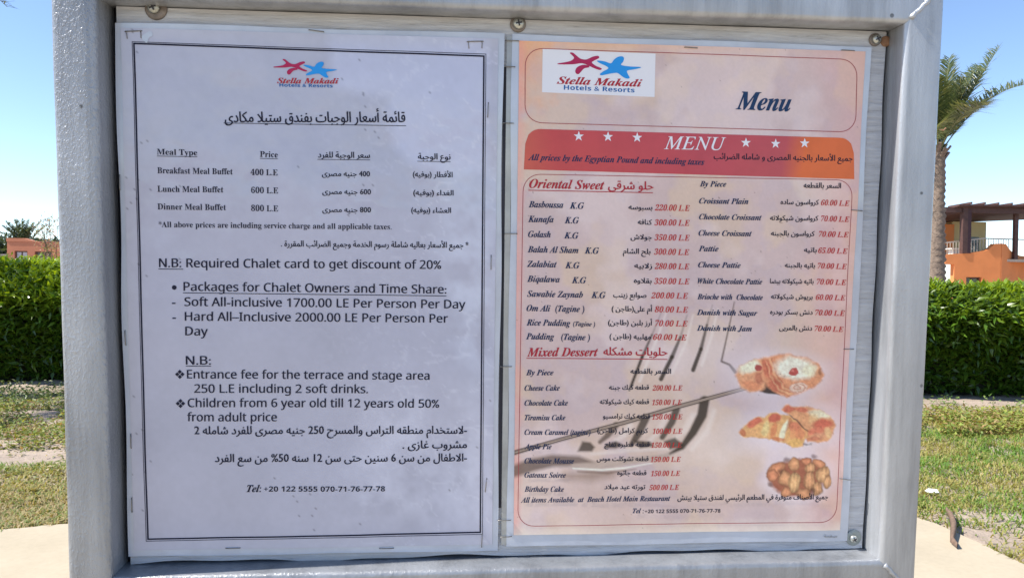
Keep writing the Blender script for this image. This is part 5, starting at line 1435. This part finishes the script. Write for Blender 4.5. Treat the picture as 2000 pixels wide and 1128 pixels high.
for a in [
    ('handb', 'Stella Makadi', 242.05, -16.35, 293.59, -16.83, 4.2, 'r'),
    ('sansb', 'Hotels & Resorts', 246.39, -19.68, 289.01, -20.26, 2.7, 'd'),
    ('handb', 'Menu', 351.19, -28.77, 386.07, -29.19, 10.6, 'm'),
    ('ital', 'MENU', 307.65, -53.38, 345.95, -53.25, 7.6, 'w'),
    ('handb', 'All prices by the Egyptian Pound and including taxes', 225.54, -61.46, 332.87, -62.41, 3.6, 'n'),
    ('arab', 'جميع الأسعار بالجنيه المصرى و شامله الضرائب', 338.48, -58.77, 425.91, -58.41, 3.6, 'k'),
    ('hand', 'Oriental Sweet', 226.37, -77.8, 271.88, -78.16, 5.2, 'r'),
    ('arab', 'حلو شرقى', 274.06, -77.67, 301.98, -77.85, 5.0, 'r'),
    ('hand', 'By Piece', 330.4, -75.4, 346.98, -75.3, 3.3, 'n'),
    ('arab', 'السعر بالقطعه', 395.32, -75.16, 419.12, -75.1, 3.3, 'k'),
    ('hand', 'Mixed Dessert', 226.41, -179.18, 270.11, -179.08, 5.2, 'r'),
    ('arab', 'حلويات مشكله', 273.27, -178.45, 313.16, -178.81, 5.0, 'r'),
    ('hand', 'By Piece', 225.93, -190.65, 242.86, -190.7, 3.3, 'n'),
    ('arab', 'السعر بالقطعه', 290.37, -189.89, 315.71, -189.97, 3.2, 'k'),
    ('hand', 'All items Available  at  Beach Hotel Main Restaurant', 223.75, -269.62, 317.52, -270.16, 3.2, 'n'),
    ('arab', 'جميع الأصناف متوفرة في المطعم الرئيسي لفندق ستيلا بيتش', 322.08, -269.91, 419.27, -270.47, 3.4, 'k'),
    ('hand', 'Tel :', 293.66, -277.61, 300.8, -277.74, 3.0, 'n'),
    ('sansb', '+20 122 5555 070-71-76-77-78', 301.45, -277.75, 349.9, -278.26, 2.3, 'k'),
    ('arab', 'صفحة', 417.64, -295.48, 426.44, -295.66, 2.0, 'g'),
    ('hand', 'Basboussa', 226.21, -89.37, 247.21, -89.45, 3.7, 'n'),
    ('hand', 'K.G', 250.94, -89.79, 259.64, -89.83, 3.7, 'n'),
    ('arab', 'بسبوسه', 286.84, -89.77, 301.65, -89.88, 3.2, 'k'),
    ('price', '220.00 L.E', 303.23, -90.16, 324.79, -90.19, 3.5, 'p'),
    ('hand', 'Kunafa', 226.01, -98.07, 241.46, -98.16, 3.7, 'n'),
    ('hand', 'K.G', 247.98, -98.57, 256.68, -98.62, 3.7, 'n'),
    ('arab', 'كنافه', 292.71, -98.64, 301.55, -98.85, 3.2, 'k'),
    ('price', '300.00 L.E', 303.14, -99.14, 325.04, -99.19, 3.5, 'p'),
    ('hand', 'Golash', 226.12, -107.1, 239.73, -107.19, 3.7, 'n'),
    ('hand', 'K.G', 247.81, -107.63, 256.53, -107.7, 3.7, 'n'),
    ('arab', 'جولاش', 288.51, -107.67, 301.78, -107.84, 3.2, 'k'),
    ('price', '350.00 L.E', 303.37, -108.13, 325.3, -108.21, 3.5, 'p'),
    ('hand', 'Balah Al Sham', 225.93, -116.16, 256.69, -116.42, 3.7, 'n'),
    ('hand', 'K.G', 260.44, -116.61, 269.21, -116.68, 3.7, 'n'),
    ('arab', 'بلح الشام', 283.97, -116.39, 301.04, -116.55, 3.2, 'k'),
    ('price', '300.00 L.E', 303.27, -116.84, 325.23, -116.95, 3.5, 'p'),
    ('hand', 'Zalabiat', 225.73, -124.93, 243.73, -125.11, 3.7, 'n'),
    ('hand', 'K.G', 248.73, -125.52, 257.47, -125.61, 3.7, 'n'),
    ('arab', 'زلابيه', 291.11, -125.04, 302.21, -125.27, 3.2, 'k'),
    ('price', '280.00 L.E', 303.8, -125.57, 325.48, -125.72, 3.5, 'p'),
    ('hand', 'Biqalawa', 225.84, -133.88, 245.74, -134.11, 3.7, 'n'),
    ('hand', 'K.G', 252.93, -134.49, 261.71, -134.59, 3.7, 'n'),
    ('arab', 'بقلاوه', 291.01, -134.09, 302.12, -134.34, 3.2, 'k'),
    ('price', '350.00 L.E', 303.71, -134.64, 325.74, -134.82, 3.5, 'p'),
    ('hand', 'Sawabie Zaynab', 225.96, -142.86, 259.98, -143.31, 3.7, 'n'),
    ('hand', 'K.G', 265.01, -143.45, 273.83, -143.56, 3.7, 'n'),
    ('arab', 'صوابع زينب', 278.55, -142.92, 299.15, -143.13, 3.2, 'k'),
    ('price', '200.00 L.E', 302.02, -143.43, 325.03, -143.64, 3.5, 'p'),
    ('hand', 'Om Ali  (Tagine )', 225.75, -151.55, 261.08, -152.07, 3.7, 'n'),
    ('arab', 'أم على(طاجن )', 277.78, -151.37, 302.86, -151.6, 3.2, 'k'),
    ('price', '80.00 L.E', 304.47, -151.91, 325.28, -152.16, 3.5, 'p'),
    ('hand', 'Rice Pudding', 225.86, -160.27, 252.75, -160.7, 3.7, 'n'),
    ('arab', 'أرز بلبن (طاجن)', 275.74, -159.86, 303.07, -160.12, 3.2, 'k'),
    ('price', '70.00 L.E', 305.0, -160.43, 325.2, -160.71, 3.5, 'p'),
    ('hand', 'Pudding   (Tagine )', 225.66, -168.69, 264.87, -169.38, 3.7, 'n'),
    ('arab', 'مهلبيه (طاجن )', 276.87, -168.35, 302.65, -168.65, 3.2, 'k'),
    ('price', '60.00 L.E', 303.93, -168.97, 324.8, -169.28, 3.5, 'p'),
    ('hand', '(Tagine )', 254.32, -160.52, 267.86, -160.81, 2.7, 'n'),
    ('hand', 'Croissant Plain', 330.38, -85.61, 361.11, -85.57, 3.3, 'n'),
    ('arab', 'كرواسون ساده', 381.12, -85.37, 405.5, -85.34, 3.1, 'k'),
    ('price', '60.00 L.E', 406.82, -85.63, 424.85, -85.86, 3.3, 'p'),
    ('hand', 'Chocolate Croissant', 330.67, -95.23, 369.84, -95.24, 3.3, 'n'),
    ('arab', 'كرواسون شيكولاته', 375.01, -95.15, 405.58, -95.08, 3.1, 'k'),
    ('price', '70.00 L.E', 407.23, -95.37, 425.29, -95.62, 3.3, 'p'),
    ('hand', 'Cheese Croissant', 330.64, -105.04, 364.05, -105.1, 3.3, 'n'),
    ('arab', 'كرواسون بالجبنه', 376.0, -104.54, 403.69, -104.55, 3.1, 'k'),
    ('price', '70.00 L.E', 406.32, -104.84, 425.38, -105.11, 3.3, 'p'),
    ('hand', 'Pattie', 330.92, -114.56, 343.42, -114.6, 3.3, 'n'),
    ('arab', 'باتيه', 397.22, -114.41, 405.41, -114.65, 3.1, 'k'),
    ('price', '65.00 L.E', 406.41, -114.96, 425.18, -115.26, 3.3, 'p'),
    ('hand', 'Cheese Pattie', 330.89, -124.42, 357.61, -124.56, 3.3, 'n'),
    ('arab', 'باتيه بالجبنه', 385.51, -124.0, 404.82, -124.17, 3.1, 'k'),
    ('price', '70.00 L.E', 406.48, -124.47, 425.27, -124.81, 3.3, 'p'),
    ('hand', 'White Chocolate Pattie', 330.86, -134.32, 371.57, -134.59, 3.3, 'n'),
    ('arab', 'باتيه شيكولاته بيضا', 376.43, -133.88, 404.24, -134.03, 3.1, 'k'),
    ('price', '70.00 L.E', 406.23, -134.33, 425.38, -134.7, 3.3, 'p'),
    ('hand', 'Brioche with  Chocolate', 330.82, -143.93, 372.25, -144.27, 3.3, 'n'),
    ('arab', 'بريوش شيكولاته', 377.43, -143.4, 403.98, -143.6, 3.1, 'k'),
    ('price', '60.00 L.E', 405.97, -143.91, 425.15, -144.3, 3.3, 'p'),
    ('hand', 'Danish with Sugar', 330.78, -153.57, 369.01, -153.94, 3.3, 'n'),
    ('arab', 'دنش بسكر بودره', 377.13, -152.95, 404.37, -153.19, 3.1, 'k'),
    ('price', '70.00 L.E', 406.03, -153.5, 425.24, -153.93, 3.3, 'p'),
    ('hand', 'Danish with Jam', 331.06, -163.24, 365.76, -163.63, 3.3, 'n'),
    ('arab', 'دنش بالمربى', 383.39, -162.84, 404.45, -163.13, 3.1, 'k'),
    ('price', '70.00 L.E', 406.11, -163.45, 424.69, -163.91, 3.3, 'p'),
    ('hand', 'Cheese Cake', 225.11, -200.1, 246.79, -200.2, 3.3, 'n'),
    ('arab', 'قطعه كيك جبنه', 277.19, -199.71, 302.13, -199.82, 3.1, 'k'),
    ('price', '200.00 L.E', 304.4, -200.47, 323.09, -200.4, 3.2, 'p'),
    ('hand', 'Chocolate Cake', 225.22, -209.26, 251.99, -209.43, 3.3, 'n'),
    ('arab', 'قطعه كيك شيكولاته', 271.64, -208.6, 302.35, -208.78, 3.1, 'k'),
    ('price', '150.00 L.E', 304.3, -209.43, 323.02, -209.39, 3.2, 'p'),
    ('hand', 'Tiramisu Cake', 225.33, -218.3, 250.56, -218.49, 3.3, 'n'),
    ('arab', 'قطعه كيك ترامسيو', 273.73, -217.55, 303.22, -217.77, 3.1, 'k'),
    ('price', '150.00 L.E', 304.52, -218.43, 323.59, -218.41, 3.2, 'p'),
    ('hand', 'Cream Caramel (tagine)', 225.45, -227.36, 266.28, -227.73, 3.3, 'n'),
    ('arab', 'كريم كرامل (طاجن)', 270.4, -226.49, 302.15, -226.78, 3.1, 'k'),
    ('price', '100.00 L.E', 305.07, -227.45, 323.84, -227.46, 3.2, 'p'),
    ('hand', 'Apple Pie', 225.56, -236.28, 242.29, -236.46, 3.3, 'n'),
    ('arab', 'قطعه فطيره تفاح', 275.04, -235.2, 303.33, -235.5, 3.1, 'k'),
    ('price', '150.00 L.E', 304.32, -236.16, 323.76, -236.2, 3.2, 'p'),
    ('hand', 'Chocolate Mousse', 225.67, -245.23, 256.41, -245.61, 3.3, 'n'),
    ('arab', 'قطعه تشوكلت موس', 270.42, -244.17, 302.91, -244.56, 3.1, 'k'),
    ('price', '150.00 L.E', 304.22, -245.22, 323.36, -245.29, 3.2, 'p'),
    ('hand', 'Gateaux Soiree', 225.78, -254.05, 251.46, -254.4, 3.3, 'n'),
    ('arab', 'قطعه جاتوه', 283.44, -253.22, 301.83, -253.46, 3.1, 'k'),
    ('price', '150.00 L.E', 304.76, -254.15, 323.28, -254.24, 3.2, 'p'),
    ('hand', 'Birthday Cake', 225.88, -262.89, 250.33, -263.26, 3.3, 'n'),
    ('arab', 'تورته عيد ميلاد', 275.58, -262.02, 301.4, -262.4, 3.1, 'k'),
    ('price', '500.00 L.E', 304.01, -263.09, 322.88, -263.21, 3.2, 'p'),
]: S2.text(*a)
for a in [
    ([(226.08, -79.18), (301.7, -79.55)], 0.45, 'r'),
    ([(226.11, -180.28), (313.22, -181.04)], 0.45, 'r'),
]: S2.strip('underline', a[0], a[1], a[2])
for x, z, a, ln in ((215.29, 7.83, 0, 8.0), (214.25, -7.27, 0, 6), (213.39, -40.06, 0, 6.5), (215.93, -105.07, 0, 7.5), (213.71, -185.27, 0, 7), (213.76, -280.42, 0, 8), (214.82, -290.79, 2, 7), (322.64, 6.84, -2, 8),
                    (420.31, 8.17, -2, 8), (429.9, -88.46, -3, 7), (428.83, -174.73, 0, 6.5), (429.84, -257.67, -8, 7)):
    S2.staple(x, z, a, ln)
# torn white repair tape at the corner of the left sheet
tp = [(7.61, 5.6), (10.17, 6.81), (11.25, 4.57), (8.96, 2.79), (8.06, 0.49), (6.39, 1.01), (5.04, 3.53)]
S1.shape('peeled_patch', tp, FILM, -.3, True)
bpy.data.scenes.remove(TYPE)
